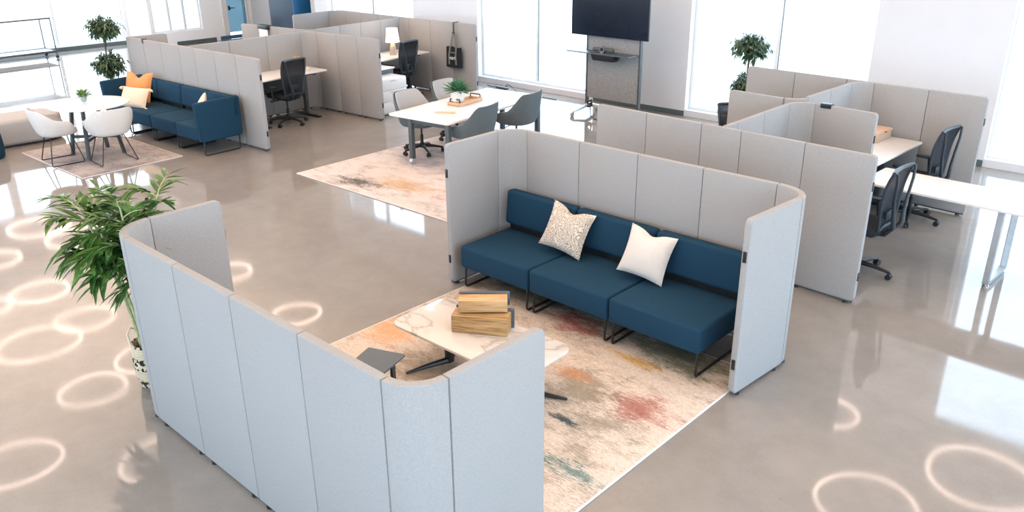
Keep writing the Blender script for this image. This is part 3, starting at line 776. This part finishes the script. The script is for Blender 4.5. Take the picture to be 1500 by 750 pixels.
# white sled-base chairs by the round table
def sled_chair(label, loc, rz):
    t = thing('sled_base_chair', label, 'chair', loc, rz, 'white chairs at the round table')
    bucket(t, M['whitepl'], M['liner'], .40, w=.27, hb=.36, arm=.20, flare=.08, inner=False)
    for s in (-1, 1):
        b = B(); tube(b, rnd([(s*.13, -.13, .425), (s*.25, -.22, .009), (s*.25, .22, .009), (s*.13, .13, .425)], .03), .0075, 8); obj('sled_leg', b, M['black'], t)
    b = B(); tube(b, [(-.135, -.13, .41), (.135, -.13, .41)], .007, 6); tube(b, [(-.135, .13, .41), (.135, .13, .41)], .007, 6); obj('crossbar', b, M['black'], t)
    return t
a = sled_chair('white moulded chair with wire sled legs, left of the two at the round table', (-13.98, 4.50, .013), R(176))
dup(a, (-13.38, 5.06, .013), R(-92), 'white moulded chair with wire sled legs, right of the two, its back to us')

# ================================================================== TASK CHAIRS
def task_chair(label, loc, rz, group='black mesh task chairs'):
    t = thing('task_chair', label, 'office chair', loc, rz, group)
    star_base(t, zc=.42, rad=.31)
    b = B(); box(b, -.10, .10, -.12, .14, .405, .455, .015); obj('tilt_mechanism', b, M['plastic'], t)
    b = B(); tube(b, [(.08,-.02,.43),(.27,-.02,.425)], .008, 8); tube(b, [(.25,-.02,.425),(.31,-.02,.425)], .016, 10); obj('height_lever', b, M['plastic'], t)
    b = B(); plate(b, rrect(.49, .47, .10, 6, 0, -.03), .455, .525, .026, 3); obj('seat', b, M['canvas'], t)
    def yb(z):       # side profile of the back
        q = (z-.50)/.60
        return .175+.055*math.sin(q*math.pi*.9+.2)*(1-q)+.09*q*q-.03*math.sin(q*math.pi)
    def wd(z):
        q = (z-.50)/.60; return .185+.06*math.sin(min(1, q*1.15)*math.pi/2)-.02*max(0, q-.7)
    def f(u, v):
        z = .52+.56*v; x = (2*u-1)*wd(z); return (x, yb(z)-.035*(1-(2*u-1)**2)+.02, z)
    b = surf(f, 10, 14, False, .006); obj('mesh_back', b, M['mesh'], t)
    for s in (-1, 1):
        zz = [.52+.57*i/9 for i in range(10)]
        b = B(); tube(b, [(s*wd(z), yb(z)+.02, z) for z in zz], .014, 8); obj('back_rail', b, M['greyplastic'], t)
    b = B(); tube(b, [(x, yb(1.085)+.02-.035*(1-(x/.225)**2)*.9, 1.085) for x in [-.225+.05*i for i in range(10)]], .02, 8); obj('top_bar', b, M['greyplastic'], t)
    b = B(); tube(b, [(x, yb(.52)+.02-.02*(1-(x/.19)**2), .52) for x in (-.19,-.1,0,.1,.19)], .02, 8); obj('lower_bar', b, M['greyplastic'], t)
    for s in (-1, 1):   # rear support frame
        b = B(); tube(b, [(s*.05,.08,.43),(s*.07,.23,.46),(s*.10,.305,.55),(s*.13,.30,.68),(s*.17,.30,.82),(s*.20,.31,.97),(s*.215,.305,1.09)], [.018,.022,.022,.018,.015,.013,.013], 8); obj('rear_support', b, M['greyplastic'], t)
    b = B(); box(b, -.10, .10, .215, .235, .60, .68, .012); obj('lumbar_pad', b, M['plastic'], t)
    for s in (-1, 1):
        b = B(); tube(b, rnd([(s*.12,.03,.44),(s*.30,.03,.44),(s*.30,.0,.66)], .06), [.016]*12 if False else .017, 8); ar = obj('armrest_post', b, M['plastic'], t)
        b = B(); plate(b, rrect(.085, .25, .035, 4, s*.30, -.02), .655, .68, .01, 2); obj('arm_pad', b, M['greyplastic'], ar)
    return t
tc = task_chair('black mesh task chair at the standing desk just behind the far navy sofa', (-13.50, 8.38, 0), R(-82))
dup(tc, (-13.68, 11.26, 0), R(-80), 'black mesh task chair in front of the lit table lamp')
dup(tc, (-2.86, 8.54, 0), R(-91), 'black mesh task chair half hidden by the front right partition end')
dup(tc, (-3.02, 10.60, 0), R(-95), 'black mesh task chair behind the long white desk at the right')
dup(tc, (-5.13, 10.2, 0), R(70), 'dark task chair whose top shows beyond the right partition, under the ficus')
SC[0] = K

# ================================================================== DESKS
def desk(label, pts, z, loc=(0,0,0), rz=0, legs=(), legmat='darkmetal', loop=False, group=None, top='white'):
    """height-adjustable desk; pts outline, legs list of (x, y, along) """
    t = thing('desk', label, 'desk', loc, rz, group)
    b = B(); plate(b, pts, z-.03, z, .008, 2); obj('desktop', b, M[top], t)
    for (x, y, dx, dy) in legs:
        if loop:
            b = B(); tube(b, rnd([(x-dx, y-dy, z-.03), (x-dx*1.05, y-dy*1.05, .04), (x+dx*1.05, y+dy*1.05, .04), (x+dx, y+dy, z-.03)], .03), .042, 4); lg = obj('loop_leg', b, M[legmat], t)
            for q in (-1, 1):
                b = B(); lathe(b, [(.022,.03),(.022,.014),(.034,.01),(.034,0)], 12, Matrix.Translation((x+q*dx, y+q*dy, 0))); obj('foot', b, M['chrome'], lg)
        else:
            b = B(); box(b, x-.045, x+.045, y-.03, y+.03, .03, z-.06, .005); lg = obj('leg', b, M[legmat], t)
            b = B(); a = Vector((dx, dy, 0)); box(b, -a.length, a.length, -.04, .04, .0, .035, .008, 2, Matrix.Translation((x, y, 0)) @ Matrix.Rotation(math.atan2(dy, dx), 4, 'Z')); obj('foot_bar', b, M['black'], lg)
            b = B(); box(b, -a.length*.9, a.length*.9, -.03, .03, z-.06, z-.03, .003, 1, Matrix.Translation((x, y, 0)) @ Matrix.Rotation(math.atan2(dy, dx), 4, 'Z')); obj('support_bar', b, M['black'], lg)
    return t
DZ = .88
d1 = desk('white standing desk with pencil cup, in the cubicle just behind the far navy sofa', rrect(.82, 1.75, .03, 3, .41, .875), DZ, (-14.22, 7.56, 0), R(4), [(.45, .3, .38, 0), (.45, 1.45, .38, 0)])
b = B(); box(b, .03, .06, .3, 1.45, .45, .8, .004); obj('modesty_panel', b, M['darkmetal'], d1)
b = B(); box(b, .72, .78, 1.28, 1.42, DZ-.055, DZ-.03, .004); obj('height_switch', b, M['black'], d1)
d2 = desk('white standing desk carrying the lit table lamp, below the far partition run', rrect(.78, 1.72, .03, 3, .39, .86), DZ, (-14.28, 10.36, 0), R(7), [(.42, .3, .36, 0), (.42, 1.42, .36, 0)])
d3 = desk('white desk with a beige box, deep in the right cubicle', rrect(.80, 1.46, .03, 3, .40, .73), DZ, (-4.0, 9.68, 0), R(-2), [(.4, .3, .36, 0), (.4, 1.25, .36, 0)])
d4 = desk('long white desk with a chrome-footed loop leg, running out of view at the right', rrect(2.9, .72, .02, 3, 1.45, .36), DZ-.02, (-3.13, 9.00, 0), R(-2), [(1.42, .36, 0, .27), (2.75, .36, 0, .27)], 'silver', True)
b = B(); box(b, 1.39, 1.45, .08, .64, DZ-.07, DZ-.05, .004); obj('support_bar', b, M['black'], d4)
# pencil cup
t = thing('pencil_cup', 'small cup of yellow pencils on the desk behind the mesh task chair', 'pencil cup', (-13.98, 8.98, DZ), 0)
b = B(); lathe(b, [(.035,0),(.04,.09),(.034,.09),(.03,.01)], 16); obj('cup', b, M['ceramic'], t)
for k in range(7):
    a = k*.9; b = B(); tube(b, [(.018*math.cos(a), .018*math.sin(a), .015), (.065*math.cos(a), .065*math.sin(a), .25)], .0055, 6); obj('pencil', b, M['pencil'], t)
# clear dish at the desk end
b = B(); lathe(b, [(.03,0),(.045,.03),(.05,.06),(.044,.06),(.038,.02)], 16); tag(obj('glass_dish', b, M['ceramic']), 'small pale dish on the desk behind the mesh task chair', 'dish', (-13.75, 9.05, DZ), 0)
# beige box on the right desk
t = thing('cardboard_box', 'low beige lidded box on the desk deep in the right cubicle', 'box', (-3.70, 10.86, DZ), R(-4))
b = B(); box(b, -.15, .15, -.2, .2, 0, .12, .006); obj('box_body', b, M['kraft'], t)
b = B(); box(b, -.157, .157, -.207, .207, .10, .135, .005); obj('lid', b, M['peach'], t)
b = B(); box(b, .157, .163, -.03, .03, .108, .122, .002); obj('pull_tab', b, M['black'], t)

# lamp
t = thing('table_lamp', 'lit table lamp with white tapered shade and ribbed beige base on the far desk', 'lamp', (-13.93, 11.33, DZ), 0)
b = B(); lathe(b, [(.07,0),(.075,.01),(.073,.04),(.062,.16),(.046,.24),(.028,.265),(.016,.27),(.016,.30)], 24); obj('lamp_base', b, M['lampstone'], t)
b = B(); tt = surf(lambda u, v: (lerp(.15,.115,v)*math.cos(2*math.pi*u), lerp(.15,.115,v)*math.sin(2*math.pi*u), lerp(.27,.55,v)), 32, 4, True, .004); merge(b, tt); obj('lamp_shade', b, M['shade'], t)
b = B(); bmesh.ops.create_uvsphere(b, u_segments=12, v_segments=8, radius=.03, matrix=Matrix.Translation((0,0,.38))); obj('bulb', b, M['shade'], t)
ld = bpy.data.lights.new('lamp_glow', 'POINT'); ld.energy = 7; ld.color = (1,.72,.52); ld.shadow_soft_size = .06
lo = bpy.data.objects.new('lamp_glow', ld); COL.objects.link(lo); lo.parent = t; lo.location = (0,0,.6*K)

# white cabinets in the second cubicle
t = thing('storage_cabinet', 'low white storage cabinet at the partition end beside the meeting table', 'cabinet', (-13.02, 9.80, 0), R(4))
b = B(); box(b, 0, .42, .04, .74, .03, .70, .008); obj('cabinet_body', b, M['white'], t)
b = B(); box(b, .02, .40, .06, .72, 0, .03, .004); obj('plinth', b, M['darkmetal'], t)
for k in range(3):
    b = B(); box(b, .421, .435, .05, .73, .05+k*.215, .255+k*.215, .004); dr = obj('drawer', b, M['white'], t)
    b = B(); box(b, .435, .445, .30, .48, .225+k*.215, .235+k*.215, .002); obj('handle', b, M['silver'], dr)
t = thing('credenza', 'white low credenza with dark-edged top behind the storage cabinet', 'cabinet', (-13.62, 9.86, 0), R(4))
b = B(); box(b, 0, .55, 0, .75, .04, .78, .006); obj('cabinet_body', b, M['darkmetal'], t)
b = B(); box(b, -.02, .57, -.02, .78, .78, .805, .005); obj('top_panel', b, M['white'], t)

# tote bag on a strap hook
hx, hy = -13.05, 12.33
t = thing('tote_bag', 'black canvas tote bag with grey handles hanging on the far partition', 'bag', (hx, hy, 0), R(3))
def bagf(s):
    def f(u, v):
        x = (2*u-1)*(.235-.015*v); z = lerp(.60, 1.02, v)+.012*math.sin(u*7)*v
        d = .055*(1-(2*u-1)**4)*(1-v*.75)**.6
        return (x, -.06+s*d-.01, z)
    return f
b = surf(bagf(1), 14, 10); merge(b, surf(bagf(-1), 14, 10)); bmesh.ops.remove_doubles(b, verts=b.verts, dist=.002); obj('bag_body', b, M['canvas'], t)
for s in (-1, 1):
    b = B()
    pts = [(s*.10,-.125,.66),(s*.095,-.128,.85),(s*.085,-.095,1.03),(s*.045,-.07,1.2),(s*.008,-.06,1.33)]
    for p, q in zip(pts, pts[1:]):
        vs = [b.verts.new(Vector(p)+Vector((d,0,0))) for d in (-.022,.022)]+[b.verts.new(Vector(q)+Vector((d,0,0))) for d in (.022,-.022)]; b.faces.new(vs)
    bmesh.ops.remove_doubles(b, verts=b.verts, dist=1e-4); b.normal_update(); bmesh.ops.solidify(b, geom=b.faces[:], thickness=.006)
    obj('handle', b, M['strap'], t)
b = B(); box(b, -.10, .10, -.128, -.118, .90, .925, .002); obj('pocket_band', b, M['strap'], t)
cu = bpy.data.curves.new('printed_lettering', 'FONT'); cu.body = 'vari'; cu.size = .115*K; cu.shear = .25; cu.offset = .0012; cu.extrude = .001; cu.materials.append(M['ink'])
tmpo = bpy.data.objects.new('tmp', cu); COL.objects.link(tmpo); bpy.context.view_layer.update()
lme = bpy.data.meshes.new_from_object(tmpo.evaluated_get(bpy.context.evaluated_depsgraph_get())); bpy.data.objects.remove(tmpo); lme.materials.clear(); lme.materials.append(M['ink'])
lt = bpy.data.objects.new('printed_lettering', lme); COL.objects.link(lt); lt.parent = t; lt.location = Vector((-.085, -.134, .77))*K; lt.rotation_euler = (R(90), 0, 0)
b = B(); box(b, -.018, .018, -.075, -.065, 1.31, 1.53, .003); box(b, -.018, .018, -.075, .09, 1.522, 1.532, .003); box(b, -.018, .018, -.12, -.066, 1.31, 1.322, .003)
tag(obj('strap_hook', b, M['black']), 'black over-the-panel hook holding the tote bag', 'hook', (hx, 12.34, 0), R(3))

# ================================================================== ROUND TABLE
t = thing('round_table', 'round white table on dark splayed legs at the left, vase of grass on top', 'table', (-14.02, 5.07, .013), R(3))
b = B(); lathe(b, [(.0,.815),(.585,.815),(.60,.822),(.60,.835),(.592,.84),(0,.84)], 64); bmesh.ops.remove_doubles(b, verts=b.verts, dist=1e-4); obj('tabletop', b, M['white'], t)
for sx in (-1, 1):
    for sy in (-1, 1):
        b = B(); tt = bmesh.new(); bmesh.ops.create_cube(tt, size=1)
        for v in tt.verts:
            top = v.co.z > 0
            c = (.20, .20) if top else (.29, .29)
            v.co = Vector((sx*c[0]+v.co.x*.07, sy*c[1]+v.co.y*.045, .81 if top else .0))
        bmesh.ops.bevel(tt, geom=list(tt.edges), offset=.004, segments=1, affect='EDGES'); merge(b, tt); obj('leg', b, M['darkmetal'], t)
for a in (45, -45):
    b = B(); box(b, -.37, .37, -.02, .02, .27, .32, .004, 1, Matrix.Rotation(R(a), 4, 'Z')); obj('stretcher', b, M['darkmetal'], t)
b = B(); box(b, -.25, .25, -.25, .25, .80, .815, .004); obj('mounting_plate', b, M['darkmetal'], t)

# lounge ottoman and blue pouf at the left edge
b = B(); plate(b, rrect(2.2, .86, .40, 8), .03, .46, .07, 4)
ot = tag(obj('ottoman', b, M['ottoman']), 'long rounded light grey ottoman at the left edge beyond the round table', 'ottoman', (-16.0, 4.12, 0), R(86))
b = B(); plate(b, rrect(2.0, .7, .33, 8), 0, .035, 0); obj('plinth', b, M['black'], ot)
b = B(); lathe(b, [(.27,0),(.29,.03),(.30,.2),(.29,.38),(.25,.42),(0,.43)], 28); tag(obj('pouf', b, M['navy']), 'round navy blue pouf cut by the left picture edge', 'pouf', (-15.15, 3.72, 0), 0)

# ================================================================== PLANTS
def veg(seed): random.seed(seed)
# vase of grass on the round table
t = thing('glass_vase_plant', 'small glass vase of bright green grass on the round white table', 'potted plant', (-14.12, 5.04, .853), 0)
b = B(); lathe(b, [(.04,0),(.055,.01),(.065,.07),(.058,.13),(.054,.13),(.06,.07),(.05,.015),(.0,.012)], 20, cap=False); obj('vase', b, M['vase'], t)
b = B(); bmesh.ops.create_uvsphere(b, u_segments=12, v_segments=8, radius=.045, matrix=Matrix.Translation((0,0,.055))); obj('root_ball', b, M['ceramic'], t)
veg(3); b = B()
for i in range(110):
    a = random.uniform(0, 6.28); e = random.uniform(.3, 1.4); d = Vector((math.cos(a)*math.cos(e), math.sin(a)*math.cos(e), math.sin(e)))
    leaf(b, Vector((math.cos(a)*.02, math.sin(a)*.02, .09)), d, random.uniform(.16, .30), .020, .45)
obj('foliage', b, M['grass'], t, False)
# succulent on the meeting table
t = thing('potted_succulent', 'spiky green succulent in a white pot on the white meeting table', 'potted plant', (-9.72, 9.18, .813), 0)
b = B(); lathe(b, [(.085,0),(.10,.01),(.115,.09),(.11,.17),(.10,.18),(.098,.15),(0,.145)], 28); obj('pot', b, M['ceramic'], t)
b = B(); lathe(b, [(.088,-.006),(.088,.025),(.0,.025)], 28); obj('wood_base', b, M['blond'], t)
veg(5); b = B()
for i in range(80):
    a = i*2.4; e = lerp(.1, 1.45, (i/80)); d = Vector((math.cos(a)*math.cos(e), math.sin(a)*math.cos(e), math.sin(e)))
    leaf(b, Vector((math.cos(a)*.03, math.sin(a)*.03, .15)), d, random.uniform(.2, .28), .045, .12, fold=.3)
obj('foliage', b, M['succ'], t, False)
t = thing('serving_tray', 'light wood tray with black end handles under the succulent', 'tray', (-9.73, 9.36, .76), R(98))
b = B(); box(b, -.30, .30, -.13, .13, 0, .012, .003)
for s in (-1, 1): box(b, -.30, .30, s*.125-.01, s*.125+.01, 0, .052, .003)
box(b, -.30, -.285, -.13, .13, 0, .052, .003); box(b, .285, .30, -.13, .13, 0, .052, .003); obj('tray_body', b, M['blond'], t)
for s in (-1, 1):
    b = B(); tube(b, rnd([(s*.27, -.10, .045), (s*.27, -.10, .10), (s*.27, .10, .10), (s*.27, .10, .045)], .02), .010, 6); obj('handle', b, M['black'], t)
b = B(); box(b, -.16, .16, -.035, .035, 0, .016, .003); tag(obj('wooden_ruler', b, M['peach']), 'pale wooden strip lying on the near end of the meeting table', 'ruler', (-9.42, 8.62, .76), R(32))

def ficus(label, loc, tiers, htop, seed, bushy=1.0, lean=0):
    t = thing('ficus_tree', label, 'potted tree', loc, 0)
    b = B(); lathe(b, [(.13,0),(.16,.02),(.19,.28),(.185,.30),(.17,.30),(.165,.26),(0,.26)], 24); obj('pot', b, M['ceramic'], t)
    b = B(); lathe(b, [(.165,.262),(.0,.27)], 20, cap=False); obj('soil', b, M['soil'], t)
    veg(seed); b = B(); pts = [(lean*z/htop+.02*math.sin(z*5+seed), .02*math.cos(z*4), .25+z) for z in [i*(htop-.3)/8 for i in range(9)]]
    tube(b, pts, [.022-.0012*i for i in range(9)], 7); tube(b, [(p[0]+.02*math.sin(p[2]*9), p[1]+.02*math.cos(p[2]*9), p[2]) for p in pts], .011, 6)
    lf = B()
    for (zc, rx, rz, n) in tiers:
        cx = lean*zc/htop
        for i in range(n):
            a = random.uniform(0, 6.283); cz = random.uniform(-1, 1); rr = math.sqrt(1-cz*cz)*random.uniform(.55, 1)
            tip = Vector((cx+rx*rr*math.cos(a), rx*rr*math.sin(a), zc+rz*cz*random.uniform(.6, 1)))
            base = Vector((cx, 0, zc-rz*.5)); mid = base.lerp(tip, .55)+Vector((0,0,.05))
            tube(b, [base, mid, tip], [.006,.004,.002], 4)
            for k in range(9):
                p = mid.lerp(tip, random.uniform(.1, 1.05)); d = (tip-base).normalized()*.6+Vector((random.uniform(-1,1), random.uniform(-1,1), random.uniform(-1.1,.35)))
                leaf(lf, p, d, random.uniform(.06, .105), .028, .35)
    obj('trunk', b, M['trunk'], t); obj('foliage', lf, M['ficus'], t, False)
    return t
ficus('two-tier ficus tree standing behind the left end of the far navy sofa', (-16.74, 6.55, 0), [(1.70,.34,.24,150), (1.02,.36,.26,160)], 1.75, 11, lean=.12)
ficus('two-tier ficus tree against the window behind the right cubicle partition', (-6.42, 12.6, 0), [(1.60,.36,.24,150), (1.02,.34,.2,90)], 1.7, 17)

# leafy bamboo palm beside the foreground screen
t = thing('potted_palm', 'leafy green bamboo palm in a woven black and cream basket beside the foreground screen', 'potted plant', (-6.27, 2.37, 0), 0)
b = B(); lathe(b, [(.11,0),(.135,.02),(.165,.18),(.155,.36),(.148,.40),(.138,.40),(.145,.34),(.125,.05),(0,.05)], 32); bk = obj('basket', b, M['basket'], t)
for s in (-1, 1):
    b = B(); tube(b, [(s*.145+.0, -.06, .36), (s*.16, -.05, .47), (s*.16, 0, .50), (s*.16, .05, .47), (s*.145, .06, .36)], .009, 6)
    bmesh.ops.transform(b, matrix=Matrix.Rotation(R(35), 4, 'Z'), verts=b.verts); obj('rope_handle', b, M['cream'], t)
b = B(); veg(2)
for i in range(60):
    a = random.uniform(0, 6.28); q = math.sqrt(random.random())*.12
    bmesh.ops.create_icosphere(b, subdivisions=1, radius=random.uniform(.015,.028), matrix=Matrix.Translation((q*math.cos(a), q*math.sin(a), .335+random.uniform(0,.02))))
bkk = obj('bark_nuggets', b, M['pebble'], t); bkk['kind'] = 'stuff'
veg(21); stems = B(); lf = B()
def frond(p, d, L, n):
    pts = []; q = Vector(p); dd = d.normalized()
    for i in range(7):
        pts.append(q.copy()); q += dd*L/6; dd = (dd+Vector((0,0,-.13))).normalized()
    tube(stems, pts, [.006-.0007*i for i in range(7)], 5)
    for k in range(n):
        f = lerp(.25, 1, k/(n-1)); i = min(5, int(f*6)); pp = pts[i].lerp(pts[i+1], f*6-i) if f < 1 else pts[6]
        ax = (pts[min(i+1,6)]-pts[i]).normalized(); sd = ax.cross(Vector((0,0,1))).normalized()*(1 if k % 2 else -1)
        ld = ax*random.uniform(.7, 1.1)+sd*random.uniform(.5, 1)+Vector((0,0,random.uniform(-.35,.35)))
        leaf(lf, pp, ld, random.uniform(.15, .25), random.uniform(.030, .046), random.uniform(.12,.45), fold=.2)
for s in range(9):
    a = s*.7+.3; r0 = .07
    lean = Vector((math.cos(a)*.15-.05, math.sin(a)*.15-.0, 0))
    H = random.uniform(.98, 1.36)
    pts = [Vector((math.cos(a)*r0, math.sin(a)*r0, .30))+lean*((z/H)**1.5)*1.3+Vector((0,0,z)) for z in [H*i/8-.0 for i in range(9)]]
    tube(stems, pts, [.015-.001*i for i in range(9)], 7)
    for k in range(13):
        f = lerp(.62, 1.0, k/12); i = min(7, int(f*8)); p = pts[i].lerp(pts[i+1], f*8-i) if f < 1 else pts[8]
        az = k*2.4+s; el = random.uniform(.05, .75) if f < .93 else random.uniform(.6, 1.2)
        d = Vector((math.cos(az)*math.cos(el)-.02, math.sin(az)*math.cos(el)+.05, math.sin(el)))
        frond(p, d, random.uniform(.19, .30), 13)
for v in lf.verts:      # leaves that meet the screen are pushed back to its outer side
    if v.co.z < 1.68 and v.co.x > .22: v.co.x = .22-(v.co.x-.22)*.3
obj('cane', stems, M['cane'], t); obj('foliage', lf, M['palm'], t, False)

# ================================================================== TELEVISION AND STAND
ty = 12.72
t = thing('television_stand', 'wheeled television stand with grey felt panel and shelf before the window', 'television stand', (-9.22, ty, 0), 0)
b = B(); box(b, -.60, .60, -.02, .02, .33, 2.3, .008); obj('felt_panel', b, M['felt'], t)
for s in (-1, 1):
    b = B(); box(b, s*.60-.018, s*.60+.018, -.03, .05, .12, 2.5, .006); up = obj('upright', b, M['darkmetal'], t)
    for q in (-1, 1):
        b = B(); tube(b, [(s*.60, q*.03, .15), (s*.60-.04*(s<0), q*.37, .085)], [.035,.02], 6); ft = obj('foot', b, M['silver'], t)
        b = B(); tube(b, [(s*.60-.04*(s<0)-.02, q*.39, .045), (s*.60-.04*(s<0)+.02, q*.39, .045)], .045, 14); obj('caster', b, M['silver'], ft)
b = B(); box(b, -.60, .60, -.035, .035, .17, .215, .005); obj('crossbar', b, M['white'], t)
b = B(); box(b, -.84, .58, -.36, -.03, 1.215, 1.235, .004); obj('shelf', b, M['glass'] if False else M['slatetop'], t)
b = B(); box(b, -.36, .20, -.26, -.05, 1.08, 1.21, .03, 3, None, .86); obj('cable_tray', b, M['black'], t)
b = B(); tube(b, [(-.45,-.03,.22),(-.52,-.06,.20),(-.5,-.12,.25),(-.42,-.08,.3),(-.4,-.1,.2),(-.46,-.14,.17)], .02, 6); obj('cable_bundle', b, M['black'], t)
b = B(); tube(b, [(-.42,-.12,.17),(-.30,-.25,.03),(-.15,-.32,.008),(.05,-.36,.008),(.2,-.5,.008)], .008, 6); obj('power_cord', b, M['black'], t)
t = thing('television', 'large black flat television cut by the top picture edge', 'television', (-9.28, ty-.05, 0), R(0))
b = B(); box(b, -.87, .87, -.05, -.01, 1.50, 2.52, .006); obj('television_body', b, M['black'], t)
b = B(); box(b, -.86, .86, -.0535, -.049, 1.512, 2.51); sm, nt, bb = new_mat('dark_screen'); bb.inputs['Base Color'].default_value = (.006,.010,.022,1); bb.inputs['Roughness'].default_value = .12
nt.links.new(ramp(nt, noise(nt, coords(nt), 1.2), [(.3, (.005,.009,.02,1)), (.7, (.010,.016,.032,1))]), bb.inputs['Base Color'])
obj('screen', b, sm, t, False)
t = thing('video_bar', 'small dark camera bar with a round lens on the television stand shelf', 'camera', (-9.31, ty-.20, 1.235), 0)
b = B(); box(b, -.24, .24, -.03, .03, .02, .09, .025, 3); obj('speaker_bar', b, M['darkmetal'], t)
b = B(); tube(b, [(0,-.05,.065),(0,.0,.065)], .06, 18); obj('lens', b, M['chrome'], t)
b = B(); tube(b, [(0,-.056,.065),(0,-.03,.065)], .036, 18); obj('lens_glass', b, M['black'], t)
b = B(); lathe(b, [(.045,0),(.04,.03)], 12); obj('base', b, M['black'], t)

# power strip and cable on the floor by the window
t = thing('power_strip', 'grey power strip with cable on the floor under the window', 'power strip', (-12.75, 13.42, 0), R(-4))
b = B(); box(b, -.17, .17, -.04, .04, 0, .05, .008); obj('housing', b, M['darkmetal'], t)
b = B(); box(b, -.1, .1, -.02, .02, .05, .052, .001); obj('socket_row', b, M['black'], t)
b = B(); tube(b, rnd([(.14,0,.06),(.14,0,.13),(.25,.03,.10),(.5,-.02,.012),(.95,-.06,.012),(1.7,-.02,.012)], .08), .008, 6); obj('cable', b, M['black'], t)
b = B(); tube(b, [(-.17,0,.03),(-.3,.0,.012),(-.55,.05,.012)], .008, 6); obj('plug_cable', b, M['black'], t)

# tall navy cabinet in the far corner
t = thing('tall_cabinet', 'tall navy cabinet with a brighter blue side in the far corner', 'cabinet', (-21.5, 13.9, 0), 0)
b = B(); box(b, -.63, .60, -.40, .4, .06, 2.6, .01); obj('cabinet_body', b, M['navypanel'], t)
b = B(); box(b, .60, .63, -.40, .4, .06, 2.6, .004); obj('side_panel', b, M['bluepanel'], t)
b = B(); box(b, -.6, .6, -.36, .38, 0, .06, .004); obj('plinth', b, M['black'], t)

# rolling frame table by the left windows
t = thing('rolling_table', 'rolling table with a slim dark frame and lower shelf by the left windows', 'rolling table', (-25.55, 7.62, 0), R(3))
b = B(); box(b, -.42, .42, -1.5, 1.02, 1.10, 1.125, .006); obj('tabletop', b, M['white'], t)
b = B(); tube(b, [(-.36,-1.4,1.08),(.36,-1.4,1.08),(.36,.92,1.08),(-.36,.92,1.08)], .018, 6, True); obj('top_frame', b, M['darkmetal'], t)
b = B(); tube(b, [(-.36,-1.4,.2),(.36,-1.4,.2),(.36,.92,.2),(-.36,.92,.2)], .024, 6, True); obj('shelf_frame', b, M['darkmetal'], t)
b = B(); box(b, -.34, .34, -1.38, .9, .19, .205, .003); obj('shelf', b, M['white'], t)
for x in (-.36, .36):
    for y in (-1.4, .92):
        b = B(); tube(b, [(x, y, .09), (x, y, 1.1)], .017, 6); lg = obj('leg', b, M['darkmetal'], t)
        b = B(); tube(b, [(x-.014, y, .045), (x+.014, y, .045)], .045, 12); obj('caster', b, M['black'], lg)

# ================================================================== LIGHT, WORLD, CAMERA
w = bpy.data.worlds.new('daylight'); scene.world = w; w.use_nodes = True
bg = w.node_tree.nodes['Background']; bg.inputs[0].default_value = (.67,.84,1,1); bg.inputs[1].default_value = 6.8
cam = bpy.data.cameras.new('camera'); co = bpy.data.objects.new('camera', cam); COL.objects.link(co); scene.camera = co
cam.sensor_fit = 'HORIZONTAL'; cam.sensor_width = 36; cam.lens = 36*1208.645/1500; cam.clip_end = 300; cam.clip_start = .05
yw, pt, rl = R(132.9524), R(22.4552), R(-.4963)
f = Vector((math.cos(yw)*math.cos(pt), math.sin(yw)*math.cos(pt), -math.sin(pt))); rt = Vector((math.sin(yw), -math.cos(yw), 0)); up = rt.cross(f)
rr_ = rt*math.cos(rl)+up*math.sin(rl); uu = -rt*math.sin(rl)+up*math.cos(rl)
co.matrix_world = Matrix(((rr_.x, uu.x, -f.x, 0), (rr_.y, uu.y, -f.y, 0), (rr_.z, uu.z, -f.z, 3.6*K), (0,0,0,1)))
vs = scene.view_settings; scene.display_settings.display_device = 'sRGB'; vs.view_transform = 'Standard'; vs.look = 'None'; vs.exposure = .12; vs.gamma = 1; vs.use_curve_mapping = False
cy = scene.cycles; cy.use_denoising = True; cy.max_bounces = 8; cy.diffuse_bounces = 4; cy.glossy_bounces = 3; cy.transparent_max_bounces = 10
cy.caustics_reflective = False; cy.caustics_refractive = False; cy.sample_clamp_indirect = 8
